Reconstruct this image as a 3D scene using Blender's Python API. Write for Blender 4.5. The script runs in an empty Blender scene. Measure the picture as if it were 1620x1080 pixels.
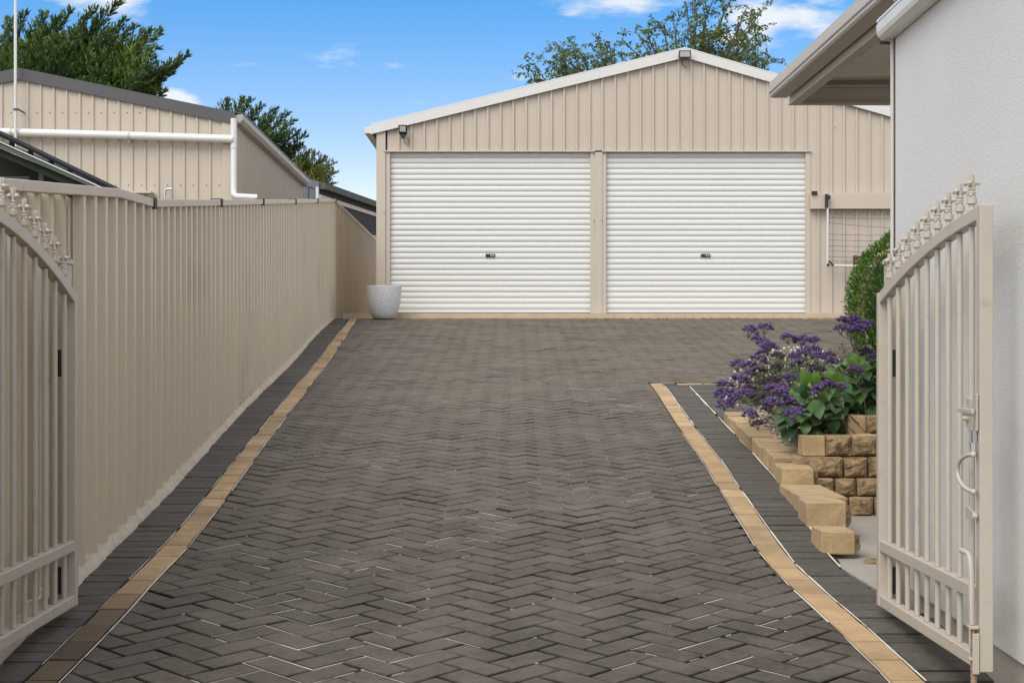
import bpy, math, random
from mathutils import Vector, Matrix, noise
R = math.radians
sc = bpy.context.scene
COL = sc.collection
random.seed(7)

# ------------------------------------------------------------ camera
FPX = 2600.0                       # focal length in pixels of the 1620 px wide photograph
cam_d = bpy.data.cameras.new('camera')
cam = bpy.data.objects.new('camera', cam_d); COL.objects.link(cam)
cam_d.sensor_width = 36; cam_d.lens = FPX/1620*36
cam_d.clip_start = .05; cam_d.clip_end = 2000
cam.location = (0, 0, 1.5); cam.rotation_euler = (R(90), 0, 0)
sc.camera = cam

# ------------------------------------------------------------ light
SUN_EL, SUN_AZ = 48, -148          # azimuth clockwise from +Y: behind the camera, to the left
w = bpy.data.worlds.new('World'); sc.world = w; w.use_nodes = True
nt = w.node_tree; N = nt.nodes; Lk = nt.links; N.clear()
def nn(tree, t, **k):
    n = tree.nodes.new(t)
    for a, b in k.items(): setattr(n, a, b)
    return n
def mth(tree, op, a, b=None, c=None, clamp=False):
    n = tree.nodes.new('ShaderNodeMath'); n.operation = op; n.use_clamp = clamp
    for i, v in enumerate((a, b, c)):
        if v is None: continue
        if isinstance(v, (int, float)): n.inputs[i].default_value = v
        else: tree.links.new(v, n.inputs[i])
    return n.outputs[0]
tc = nn(nt, 'ShaderNodeTexCoord')
sep = nn(nt, 'ShaderNodeSeparateXYZ'); Lk.new(tc.outputs['Generated'], sep.inputs[0])
zz = mth(nt, 'MULTIPLY', sep.outputs[2], 2.3)
cmb = nn(nt, 'ShaderNodeCombineXYZ')
Lk.new(sep.outputs[0], cmb.inputs[0]); Lk.new(sep.outputs[1], cmb.inputs[1]); Lk.new(zz, cmb.inputs[2])
nrm = nn(nt, 'ShaderNodeVectorMath', operation='NORMALIZE'); Lk.new(cmb.outputs[0], nrm.inputs[0])
sky = nn(nt, 'ShaderNodeTexSky', sky_type='NISHITA')
sky.sun_disc = False; sky.sun_elevation = R(SUN_EL); sky.sun_rotation = R(SUN_AZ)
sky.air_density = 1.15; sky.dust_density = .6; sky.ozone_density = 2.2; sky.altitude = 50
Lk.new(nrm.outputs[0], sky.inputs['Vector'])
hsv = nn(nt, 'ShaderNodeHueSaturation'); hsv.inputs['Saturation'].default_value = 1.12; hsv.inputs['Value'].default_value = 1.0
Lk.new(sky.outputs[0], hsv.inputs['Color'])
# paler towards the horizon, deeper blue higher up
er = nn(nt, 'ShaderNodeMapRange'); er.inputs['From Min'].default_value = .07; er.inputs['From Max'].default_value = .21
Lk.new(sep.outputs[2], er.inputs['Value'])
gm = nn(nt, 'ShaderNodeMixRGB'); gm.inputs[1].default_value = (1.68, 1.10, .90, 1); gm.inputs[2].default_value = (.46, .95, 1.12, 1); Lk.new(er.outputs[0], gm.inputs[0])
gmul = nn(nt, 'ShaderNodeMixRGB', blend_type='MULTIPLY'); gmul.inputs[0].default_value = 1
Lk.new(hsv.outputs[0], gmul.inputs[1]); Lk.new(gm.outputs[0], gmul.inputs[2])
# clouds: soft patches laid out by compass direction and elevation
yy = mth(nt, 'MAXIMUM', sep.outputs[1], .02)
U = mth(nt, 'DIVIDE', sep.outputs[0], yy); V = mth(nt, 'DIVIDE', sep.outputs[2], yy)
cn = nn(nt, 'ShaderNodeTexNoise'); cn.inputs['Scale'].default_value = 16; cn.inputs['Detail'].default_value = 9; cn.inputs['Roughness'].default_value = .58
mp = nn(nt, 'ShaderNodeMapping'); mp.inputs['Scale'].default_value = (1, 1, 3.2)
Lk.new(tc.outputs['Generated'], mp.inputs[0]); Lk.new(mp.outputs[0], cn.inputs['Vector'])
def blob(px, py, rx, ry):
    du = mth(nt, 'MULTIPLY', mth(nt, 'SUBTRACT', U, (px-810)/FPX), FPX/rx)
    dv = mth(nt, 'MULTIPLY', mth(nt, 'SUBTRACT', V, (540-py)/FPX), FPX/ry)
    r2 = mth(nt, 'ADD', mth(nt, 'MULTIPLY', du, du), mth(nt, 'MULTIPLY', dv, dv))
    return mth(nt, 'SUBTRACT', 1.0, r2, clamp=True)
acc = None
for b in ((160, -4, 170, 60), (985, -10, 170, 52), (1290, 36, 190, 50), (1210, 62, 130, 36), (835, 122, 60, 26), (265, 158, 60, 24), (1330, 0, 90, 30), (-60, -60, 200, 60), (1560, -60, 260, 70)):
    o = blob(*b); acc = o if acc is None else mth(nt, 'MAXIMUM', acc, o)
high = nn(nt, 'ShaderNodeMapRange'); high.inputs['From Min'].default_value = .26; high.inputs['From Max'].default_value = .5
Lk.new(sep.outputs[2], high.inputs['Value'])
side = nn(nt, 'ShaderNodeMapRange'); side.inputs['From Min'].default_value = .93; side.inputs['From Max'].default_value = .70
Lk.new(sep.outputs[1], side.inputs['Value'])                       # unseen cloud added to sides, overhead and behind, to fill and neutralise the light
over = mth(nt, 'MAXIMUM', high.outputs[0], side.outputs[0])
acc = mth(nt, 'MAXIMUM', acc, mth(nt, 'MULTIPLY', over, .95))
cl = mth(nt, 'ADD', mth(nt, 'MULTIPLY', acc, 1.0), mth(nt, 'MULTIPLY', mth(nt, 'SUBTRACT', cn.outputs['Fac'], .5), 3.6))
cr = nn(nt, 'ShaderNodeMapRange', interpolation_type='SMOOTHSTEP'); cr.inputs['From Min'].default_value = .38; cr.inputs['From Max'].default_value = 1.3
Lk.new(cl, cr.inputs['Value'])
cf = mth(nt, 'MULTIPLY', cr.outputs[0], .92)
mix = nn(nt, 'ShaderNodeMixRGB'); 
cc = nn(nt, 'ShaderNodeMixRGB'); cc.inputs[1].default_value = (4.15, 4.3, 4.45, 1); cc.inputs[2].default_value = (7.4, 6.75, 6.0, 1)  # second colour: bright warm tint of the added unseen cloud
Lk.new(over, cc.inputs[0]); Lk.new(cc.outputs[0], mix.inputs[2])
Lk.new(cf, mix.inputs[0]); Lk.new(gmul.outputs[0], mix.inputs[1])
bg = nn(nt, 'ShaderNodeBackground'); bg.inputs['Strength'].default_value = .11
Lk.new(mix.outputs[0], bg.inputs[0])
wo = nn(nt, 'ShaderNodeOutputWorld'); Lk.new(bg.outputs[0], wo.inputs[0])

sd = bpy.data.lights.new('sun', 'SUN'); sd.energy = 1.35; sd.angle = R(40); sd.color = (1, .93, .82)
so = bpy.data.objects.new('sun', sd); COL.objects.link(so)
az = R(SUN_AZ); el = R(SUN_EL)
dirv = Vector((math.sin(az)*math.cos(el), math.cos(az)*math.cos(el), math.sin(el)))
so.rotation_euler = (-dirv).to_track_quat('-Z', 'Y').to_euler(); so.location = dirv*20
sc.view_settings.view_transform = 'Standard'; sc.view_settings.look = 'None'
sc.view_settings.exposure = 1.0; sc.view_settings.gamma = 1
sc.cycles.max_bounces = 6

# ------------------------------------------------------------ placing helpers
def g0(y): return .082*min(max(y, -1.0), 22.4) - .009
def g(x, y):                                  # level of the paving: a steady ramp with slight dips
    return g0(y) + .007*noise.noise(Vector((x*.55, y*.8, 3.1))) + .004*noise.noise(Vector((x*1.5, y*1.6, 9.1)))
def gp(px, py):                               # a pixel of the ramp as a point of the ramp
    Y = 3923.0/((py-540)+213.2); return ((px-810)*Y/FPX, Y)
def at(px, py, Y): return Vector(((px-810)*Y/FPX, Y, 1.5+(540-py)*Y/FPX))
def lerp(a, b, t): return a+(b-a)*t
def interp(tab, y):
    if y <= tab[0][0]: return tab[0][1] + (y-tab[0][0])*(tab[1][1]-tab[0][1])/(tab[1][0]-tab[0][0])
    for (a, b), (c, d) in zip(tab, tab[1:]):
        if y <= c: return b+(d-b)*(y-a)/(c-a)
    return tab[-1][1]
def rnd(a, b): return random.uniform(a, b)

# ------------------------------------------------------------ mesh helpers
ORIG = {}
def tag(o, label=None, cat=None, group=None, kind=None):
    if label: o['label'] = label
    if cat: o['category'] = cat
    if group: o['group'] = group
    if kind: o['kind'] = kind
    return o
def empty(name, loc, label, cat, group=None):
    o = bpy.data.objects.new(name, None); COL.objects.link(o); o.location = loc
    o.empty_display_size = .1; ORIG[o.name] = Vector(loc)
    return tag(o, label, cat, group)
class MB:
    def __init__(s): s.v = []; s.f = []; s.t = []; s.tone = 0.0
    def add(s, vs, fs):
        k = len(s.v); s.v += [tuple(p) for p in vs]
        for f in fs: s.f.append([i+k for i in f]); s.t.append(s.tone)
        return s
    def box(s, x0, x1, y0, y1, z0, z1):
        return s.add([(x0,y0,z0),(x1,y0,z0),(x1,y1,z0),(x0,y1,z0),(x0,y0,z1),(x1,y0,z1),(x1,y1,z1),(x0,y1,z1)],
                     [(0,3,2,1),(4,5,6,7),(0,1,5,4),(1,2,6,5),(2,3,7,6),(3,0,4,7)])
    def hexa(s, b, t):                        # four bottom and four top points
        return s.add(list(b)+list(t), [(0,3,2,1),(4,5,6,7),(0,1,5,4),(1,2,6,5),(2,3,7,6),(3,0,4,7)])
    def prism(s, poly, off):                  # extrude a closed polygon of 3D points by a vector
        n = len(poly); off = Vector(off); p = [Vector(q) for q in poly]
        return s.add(p+[q+off for q in p], [tuple(range(n-1,-1,-1)), tuple(range(n,2*n))]+[(i,(i+1)%n,(i+1)%n+n,i+n) for i in range(n)])
    def beam(s, a, b, w, h, up=(0,0,1)):
        a = Vector(a); b = Vector(b); d = (b-a).normalized(); up = Vector(up)
        sd_ = d.cross(up)
        if sd_.length < 1e-4: sd_ = d.cross(Vector((0,1,0)))
        sd_.normalize(); u = sd_.cross(d).normalized()
        c = [(-w/2,-h/2),(w/2,-h/2),(w/2,h/2),(-w/2,h/2)]
        return s.hexa([a+sd_*x+u*y for x,y in c], [b+sd_*x+u*y for x,y in c])
    def tube(s, pts, r, n=8, cap=True):
        pts = [Vector(p) for p in pts]; m = len(pts); rr = r if isinstance(r, (list, tuple)) else [r]*m
        ref = None; k = len(s.v); vs = []; fs = []
        for i, p in enumerate(pts):
            d = (pts[min(i+1, m-1)]-pts[max(i-1, 0)]).normalized()
            if ref is None:
                ref = Vector((0,0,1)) if abs(d.z) < .9 else Vector((1,0,0))
            a = d.cross(ref).normalized(); b = a.cross(d); ref = b
            for j in range(n):
                th = 2*math.pi*j/n
                vs.append(p+(a*math.cos(th)+b*math.sin(th))*rr[i])
        for i in range(m-1):
            for j in range(n):
                fs.append((i*n+j, i*n+(j+1)%n, (i+1)*n+(j+1)%n, (i+1)*n+j))
        if cap: fs += [tuple(range(n-1,-1,-1)), tuple((m-1)*n+j for j in range(n))]
        return s.add(vs, fs)
    def lathe(s, prof, c=(0,0,0), n=24, close=False):
        c = Vector(c); vs = []; fs = []; m = len(prof)
        for r, z in prof:
            for j in range(n):
                th = 2*math.pi*j/n; vs.append(c+Vector((r*math.cos(th), r*math.sin(th), z)))
        for i in range(m-1):
            for j in range(n): fs.append((i*n+j, i*n+(j+1)%n, (i+1)*n+(j+1)%n, (i+1)*n+j))
        return s.add(vs, fs)
    def ball(s, c, rx, ry=None, rz=None, n=8, m=6):
        ry = ry or rx; rz = rz or rx; c = Vector(c)
        vs = []; fs = []
        for i in range(m+1):
            ph = math.pi*i/m
            for j in range(n):
                th = 2*math.pi*j/n
                vs.append(c+Vector((rx*math.sin(ph)*math.cos(th), ry*math.sin(ph)*math.sin(th), rz*math.cos(ph))))
        for i in range(m):
            for j in range(n): fs.append((i*n+j, (i+1)*n+j, (i+1)*n+(j+1)%n, i*n+(j+1)%n))
        return s.add(vs, fs)
    def mesh(s, name, mat, o, smooth=False):
        me = bpy.data.meshes.new(name)
        me.from_pydata([(a-o.x, b-o.y, c-o.z) for a, b, c in s.v], [], s.f)
        if any(s.t):
            at_ = me.attributes.new('tone', 'FLOAT', 'FACE'); at_.data.foreach_set('value', s.t)
        if smooth is not False:
            me.polygons.foreach_set('use_smooth', [True]*len(me.polygons))
            if smooth is not True:
                try: me.set_sharp_from_angle(angle=R(smooth))
                except Exception: pass
        for m in (mat if isinstance(mat, (list, tuple)) else [mat]): me.materials.append(m)
        me.update(); return me
    def build(s, name, mat, parent=None, smooth=False, bevel=0, seg=2):
        if parent is not None: o = ORIG[parent.name]
        else:
            xs, ys, zs = zip(*s.v)
            o = Vector(((min(xs)+max(xs))/2, (min(ys)+max(ys))/2, min(zs)))
        me = s.mesh(name, mat, o, smooth)
        ob = bpy.data.objects.new(name, me); COL.objects.link(ob)
        if parent is not None: ob.parent = parent
        else: ob.location = o
        ORIG[ob.name] = o
        if bevel:
            b = ob.modifiers.new('bevel', 'BEVEL'); b.width = bevel; b.segments = seg; b.limit_method = 'ANGLE'; b.angle_limit = R(40)
            b.harden_normals = False
        return ob
def struct(ob, label=None): ob['kind'] = 'structure'; return tag(ob, label)

# ------------------------------------------------------------ materials
def mat(name, col, rough=.6, var=.08, scale=3.0, bump=0.0, bscale=60.0, spec=.5, metal=0.0, dirt=None, dscale=1.2, dmin=.55, dmax=.75, tone=0.0, tonecol=None, trans=0.0, streak=None, detail=5, damt=1.0):
    m = bpy.data.materials.new(name); m.use_nodes = True; t = m.node_tree; L = t.links
    p = t.nodes['Principled BSDF']
    p.inputs['Roughness'].default_value = rough; p.inputs['Specular IOR Level'].default_value = spec; p.inputs['Metallic'].default_value = metal
    tcn = nn(t, 'ShaderNodeTexCoord'); co = tcn.outputs['Object']
    nz = nn(t, 'ShaderNodeTexNoise'); nz.inputs['Scale'].default_value = scale; nz.inputs['Detail'].default_value = detail; nz.inputs['Roughness'].default_value = .6
    if streak:
        mpn = nn(t, 'ShaderNodeMapping'); mpn.inputs['Scale'].default_value = streak; L.new(co, mpn.inputs[0]); L.new(mpn.outputs[0], nz.inputs['Vector'])
    else: L.new(co, nz.inputs['Vector'])
    val = mth(t, 'ADD', 1.0, mth(t, 'MULTIPLY', mth(t, 'SUBTRACT', nz.outputs['Fac'], .5), 2*var*2))
    if tone:
        a = nn(t, 'ShaderNodeAttribute'); a.attribute_name = 'tone'
        if tonecol:
            mx = nn(t, 'ShaderNodeMixRGB'); mx.inputs[1].default_value = (*col, 1); mx.inputs[2].default_value = (*tonecol, 1)
            L.new(mth(t, 'MULTIPLY', a.outputs['Fac'], tone, clamp=True), mx.inputs[0]); base = mx.outputs[0]
        else:
            val = mth(t, 'MULTIPLY', val, mth(t, 'ADD', 1.0, mth(t, 'MULTIPLY', a.outputs['Fac'], tone))); base = None
    else: base = None
    if base is None:
        rgb = nn(t, 'ShaderNodeRGB'); rgb.outputs[0].default_value = (*col, 1); base = rgb.outputs[0]
    vm = nn(t, 'ShaderNodeVectorMath', operation='SCALE'); L.new(base, vm.inputs[0]); L.new(val, vm.inputs['Scale'])
    out = vm.outputs[0]
    if dirt:
        dn = nn(t, 'ShaderNodeTexNoise'); dn.inputs['Scale'].default_value = dscale; dn.inputs['Detail'].default_value = 8; dn.inputs['Roughness'].default_value = .65
        mo = nn(t, 'ShaderNodeMapping'); mo.inputs['Location'].default_value = (5.3, 1.7, 2.2); L.new(co, mo.inputs[0]); L.new(mo.outputs[0], dn.inputs['Vector'])
        mr = nn(t, 'ShaderNodeMapRange'); mr.inputs['From Min'].default_value = dmin; mr.inputs['From Max'].default_value = dmax
        mr.inputs['To Max'].default_value = damt
        L.new(dn.outputs['Fac'], mr.inputs['Value'])
        mx = nn(t, 'ShaderNodeMixRGB'); L.new(mr.outputs[0], mx.inputs[0]); L.new(out, mx.inputs[1]); mx.inputs[2].default_value = (*dirt, 1); out = mx.outputs[0]
    L.new(out, p.inputs['Base Color'])
    if bump:
        bn = nn(t, 'ShaderNodeTexNoise'); bn.inputs['Scale'].default_value = bscale; bn.inputs['Detail'].default_value = 6; bn.inputs['Roughness'].default_value = .6
        L.new(co, bn.inputs['Vector'])
        bp = nn(t, 'ShaderNodeBump'); bp.inputs['Strength'].default_value = 1; bp.inputs['Distance'].default_value = bump
        L.new(bn.outputs['Fac'], bp.inputs['Height']); L.new(bp.outputs[0], p.inputs['Normal'])
    if trans:
        tr = nn(t, 'ShaderNodeBsdfTranslucent'); L.new(out, tr.inputs[0])
        ms = nn(t, 'ShaderNodeMixShader'); ms.inputs[0].default_value = trans
        L.new(p.outputs[0], ms.inputs[1]); L.new(tr.outputs[0], ms.inputs[2]); L.new(ms.outputs[0], t.nodes['Material Output'].inputs[0])
    return m
M = {}
M['beige'] = mat('beige_steel', (.485,.425,.355), .5, .035, 1.2, dirt=(.40,.33,.26), dscale=1.6, dmin=.58, dmax=.85, damt=.5)
M['beige_side'] = mat('beige_steel_neighbour', (.485,.425,.35), .5, .035, 1.2, streak=(1,1,.15))
M['fence'] = mat('fence_steel', (.57,.49,.365), .33, .05, 1.5, streak=(2,2,.15), dirt=(.26,.215,.155), dscale=1.1, dmin=.55, dmax=.8, damt=.45)
M['cap'] = mat('fence_cap', (.56,.48,.39), .45, .05, 3)
M['gate'] = mat('gate_paint', (.48,.43,.365), .38, .04, 6, dirt=(.27,.20,.14), dscale=9, dmin=.58, dmax=.78, damt=.6, bump=.0006, bscale=60)
M['white_trim'] = mat('white_trim', (.62,.62,.61), .45, .03, 4)
M['roller'] = mat('roller_white', (.65,.66,.645), .38, .02, 2, streak=(.4,1,6), dirt=(.62,.61,.55), dscale=1.3, dmin=.6, dmax=.9, damt=.35)
M['galv'] = mat('roof_zinc', (.62,.63,.63), .4, .04, 3, metal=.2)
M['gut_grey'] = mat('weathered_gutter', (.36,.35,.32), .5, .1, 3)
M['dark_trim'] = mat('charcoal_trim', (.075,.077,.082), .5, .05, 3)
M['dark_wall'] = mat('charcoal_wall', (.030,.031,.032), .85, .05, 3)
M['dark_blue'] = mat('slate_wall', (.12,.135,.16), .5, .05, 3)
M['pipe'] = mat('white_pvc', (.66,.66,.66), .35, .03, 5)
M['black'] = mat('black_plastic', (.015,.015,.016), .5, .02, 5)
M['glass_lamp'] = mat('lamp_lens', (.55,.56,.55), .2, .05, 20)
M['steel'] = mat('bare_steel', (.55,.56,.58), .35, .05, 8, metal=.9)
M['rusty'] = mat('rusty_rod', (.30,.22,.16), .6, .2, 30, dirt=(.10,.05,.03), dscale=30, dmin=.5, dmax=.6)
M['stucco'] = mat('render_wall', (.635,.635,.612), .9, .05, 1.0, bump=.0024, bscale=120, dirt=(.60,.60,.58), dscale=1.0, dmin=.5, dmax=.8, damt=.4)
M['plinth'] = mat('plinth_render', (.40,.37,.325), .9, .08, 6, bump=.003, bscale=120, dirt=(.22,.20,.17), dscale=4, dmin=.55, dmax=.75)
M['gutter'] = mat('cream_gutter', (.74,.73,.69), .35, .04, 4, dirt=(.45,.43,.38), dscale=3, dmin=.6, dmax=.85, damt=.4)
M['awn'] = mat('awning_beige', (.56,.51,.45), .4, .04, 3, dirt=(.38,.34,.29), dscale=4, dmin=.6, dmax=.85, damt=.4)
M['ceil'] = mat('awning_sheet', (.78,.73,.64), .4, .04, 3)
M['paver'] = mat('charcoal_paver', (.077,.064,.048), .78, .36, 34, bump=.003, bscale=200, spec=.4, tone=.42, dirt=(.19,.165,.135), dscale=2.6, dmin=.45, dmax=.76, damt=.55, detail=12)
M['paver_dark'] = mat('charcoal_border_paver', (.082,.073,.059), .78, .36, 34, bump=.003, bscale=200, tone=.6, spec=.4, dirt=(.105,.093,.08), dscale=2.2, dmin=.52, dmax=.75, damt=.6, detail=9)
M['tan'] = mat('tan_paver', (.41,.28,.150), .85, .18, 9, bump=.003, bscale=200, tone=.48, dirt=(.13,.095,.055), dscale=.9, dmin=.50, dmax=.74, damt=.85, detail=9)
M['joint'] = mat('joint_sand_dark', (.018,.014,.010), .95, .3, 30, dirt=(.16,.14,.11), dscale=9, dmin=.55, dmax=.7)
M['sand'] = mat('pale_joint_sand', (.62,.57,.49), .95, .15, 40)
M['mortar'] = mat('pale_mortar', (.47,.40,.325), .9, .15, 20, bump=.003, bscale=60, dirt=(.40,.31,.22), dscale=6, dmin=.5, dmax=.7)
M['slab'] = mat('garage_slab', (.46,.38,.27), .85, .12, 6)
M['path'] = mat('concrete_path', (.31,.285,.25), .9, .12, 6, bump=.002, bscale=150, dirt=(.22,.20,.18), dscale=3, dmin=.55, dmax=.75)
M['soil'] = mat('soil', (.10,.085,.065), .95, .3, 12, bump=.01, bscale=30)
M['groundm'] = mat('garden_ground', (.12,.11,.085), .95, .3, 2)
M['block'] = mat('sandstone_block', (.42,.30,.165), .9, .22, 12, bump=.005, bscale=90, tone=.6, dirt=(.27,.20,.12), dscale=6, dmin=.55, dmax=.78, damt=.7)
M['rough'] = mat('split_sandstone', (.31,.215,.115), .95, .3, 30, bump=.012, bscale=70, dirt=(.10,.07,.042), dscale=22, dmin=.46, dmax=.64, damt=.85, detail=9)
M['gravel'] = mat('pebbles', (.43,.355,.27), .8, .2, 30, tone=.8)
M['pot'] = mat('speckled_grey_glaze', (.56,.57,.59), .6, .3, 70, bump=.004, bscale=60, detail=2)
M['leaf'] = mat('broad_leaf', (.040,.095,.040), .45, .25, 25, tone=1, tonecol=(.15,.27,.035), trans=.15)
M['hedge'] = mat('hedge_leaf', (.050,.115,.018), .45, .2, 10, tone=1, tonecol=(.22,.32,.045), trans=.22)
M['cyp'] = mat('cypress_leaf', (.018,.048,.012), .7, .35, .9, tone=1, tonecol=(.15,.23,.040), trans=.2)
M['autumn'] = mat('yellowing_leaf', (.035,.075,.015), .6, .3, 3, tone=1, tonecol=(.26,.24,.05), trans=.25)
M['gum'] = mat('gum_leaf', (.055,.10,.025), .5, .25, 3, tone=1, tonecol=(.20,.27,.07), trans=.22)
M['bark'] = mat('bark', (.11,.085,.06), .9, .3, 10)
M['stem'] = mat('flower_stem', (.10,.085,.045), .7, .2, 10)
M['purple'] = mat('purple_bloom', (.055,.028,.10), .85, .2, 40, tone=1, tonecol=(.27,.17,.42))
M['mauve'] = mat('faded_bloom', (.05,.028,.045), .85, .2, 40, tone=1, tonecol=(.20,.125,.19))
M['whitef'] = mat('white_bloom', (.75,.75,.66), .7, .1, 40)
M['brownw'] = mat('brown_wood', (.085,.045,.03), .6, .2, 12)
M['panel'] = mat('solar_panel_black', (.012,.012,.013), .7, spec=.15, var=.05, scale=5) if True else None
M['green_trim'] = mat('dark_green_trim', (.085,.095,.07), .8, .08, 4)
M['green_dark'] = mat('dark_green_sheet', (.02,.028,.018), .9, .1, 4)

# ------------------------------------------------------------ ground
def grid_sheet(mb, xs, ys, zf):
    k = []
    for y in ys:
        for x in xs: k.append((x, y, zf(x, y)))
    n = len(xs); fs = [(j*n+i, j*n+i+1, (j+1)*n+i+1, (j+1)*n+i) for j in range(len(ys)-1) for i in range(n-1)]
    mb.add(k, fs)
def frange(a, b, s):
    n = max(1, int(round((b-a)/s))); return [a+(b-a)*i/n for i in range(n+1)]
m = MB(); grid_sheet(m, [-400,-60,-20,-6,-2.5,0,2.5,6,20,60,400], [-300,-60,-20,-6,-1]+frange(2, 22.4, 2.04)+[30,60,120,400,900], lambda x, y: g0(y)-.42)
struct(m.build('ground', M['groundm']))

FX = lambda y: -1.5-.0437*y + .012*math.sin(y*.9) if y < 23.2 else interp([(23.2,-2.52),(31,-2.66),(36,-2.75)], y)      # fence line
# left tan strip, left edge of it and right tan strip
TL = [(3.0,-1.47),(5.27,-1.44),(5.74,-1.434),(6.22,-1.44),(7.09,-1.437),(7.9,-1.455),(9.73,-1.534),(10.5,-1.569),(13.2,-1.677),(16.3,-1.80),(18.67,-1.917),(22.2,-2.075)]
TR = [(3.0,1.30),(4.4,1.245),(5.21,1.202),(5.6,1.180),(6.2,1.130),(6.87,1.090),(7.4,1.080),(7.96,1.090),(8.75,1.107),(9.68,1.126),(11.5,1.144),(14.0,1.174)]
W, L_, J = .115, .23, .008
tl = lambda y: interp(TL, y)+.006*noise.noise(Vector((y*1.1, 0, 3)))              # right edge of the left tan strip
tr = lambda y: interp(TR, y)+.006*noise.noise(Vector((y*1.1, 7, 3)))              # left edge of the right tan strip
def clip(poly, a, b, c):                  # keep a*x+b*y<=c
    out = []
    for i in range(len(poly)):
        p = poly[i]; q = poly[(i+1) % len(poly)]
        dp = a*p[0]+b*p[1]-c; dq = a*q[0]+b*q[1]-c
        if dp <= 0: out.append(p)
        if dp*dq < 0:
            t = dp/(dp-dq); out.append((lerp(p[0],q[0],t), lerp(p[1],q[1],t)))
    return out
def area(p): return .5*sum(p[i][0]*p[(i+1)%len(p)][1]-p[(i+1)%len(p)][0]*p[i][1] for i in range(len(p)))
def inset(p, d):
    n = len(p); out = []
    for i in range(n):
        a, b, c = p[i-1], p[i], p[(i+1)%n]
        e1 = (b[0]-a[0], b[1]-a[1]); e2 = (c[0]-b[0], c[1]-b[1])
        l1 = math.hypot(*e1); l2 = math.hypot(*e2)
        if l1 < 1e-6 or l2 < 1e-6: out.append(b); continue
        n1 = (-e1[1]/l1, e1[0]/l1); n2 = (-e2[1]/l2, e2[0]/l2)
        k = 1+n1[0]*n2[0]+n1[1]*n2[1]
        if k < .3: k = .3
        out.append((b[0]+(n1[0]+n2[0])*d/k, b[1]+(n1[1]+n2[1])*d/k))
    return out
def clean(p):
    o = []
    for q in p:
        if not o or math.hypot(q[0]-o[-1][0], q[1]-o[-1][1]) > .004: o.append(q)
    if len(o) > 2 and math.hypot(o[0][0]-o[-1][0], o[0][1]-o[-1][1]) < .004: o.pop()
    return o
def paver(mb, poly, lift=0.0, cham=.005, grime=.85, bias=0.0):
    poly = clean(poly)
    if len(poly) < 3 or area(poly) < .0008: return
    dz = rnd(-.0015, .0015)+lift; tx = rnd(-.010, .010); ty = rnd(-.014, .014)
    cx = sum(p[0] for p in poly)/len(poly); cy = sum(p[1] for p in poly)/len(poly); gc = g(cx, cy)
    z = lambda p: gc + .082*(p[1]-cy) + dz + tx*(p[0]-cx) + ty*(p[1]-cy)
    top = inset(poly, cham); n = len(poly)
    vs = [(p[0], p[1], z(p)) for p in top]+[(p[0], p[1], z(p)-.003) for p in poly]+[(p[0], p[1], z(p)-.02) for p in poly]
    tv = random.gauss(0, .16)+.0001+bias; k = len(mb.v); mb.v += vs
    for f in [tuple(range(n))]+[(n+i, n+(i+1)%n, (i+1)%n, i) for i in range(n)]+[(2*n+i, 2*n+(i+1)%n, n+(i+1)%n, n+i) for i in range(n)]:
        mb.f.append([q+k for q in f]); mb.t.append(tv)
    for i in range(n): mb.t[-1-i] = -2.4*grime; mb.t[-1-n-i] = tv-1.5*grime     # grimy arrises and sides
def strip(mb, a, b, wd, lift=-.001):
    ax, ay = a; bx, by = b; l = math.hypot(bx-ax, by-ay)
    if l < .005: return
    nx, ny = -(by-ay)/l*wd/2, (bx-ax)/l*wd/2
    k = max(1, int(l/.12)); P = []
    for i in range(k+1):
        t = i/k; x = lerp(ax,bx,t); y = lerp(ay,by,t); ww = 1 if k > 3 else (.6 if i in (0,k) else 1)
        ww *= rnd(.6, 1.25)
        P += [(x-nx*ww, y-ny*ww, g(x-nx, y-ny)+lift), (x+nx*ww, y+ny*ww, g(x+nx, y+ny)+lift)]
    mb.add(P, [(2*i, 2*i+2, 2*i+3, 2*i+1) for i in range(k)])
hb = MB(); sand = MB()
c45 = math.sqrt(.5)
def rot(u, v): return ((u-v)*c45*W, (u+v)*c45*W)
def white(x, y):
    return noise.noise(Vector((x*.9+4, y*.55, 0)))*1.1 + noise.noise(Vector((x*3+14, y*3, 5)))*.6
YEND = 22.15
umax = 260
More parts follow.
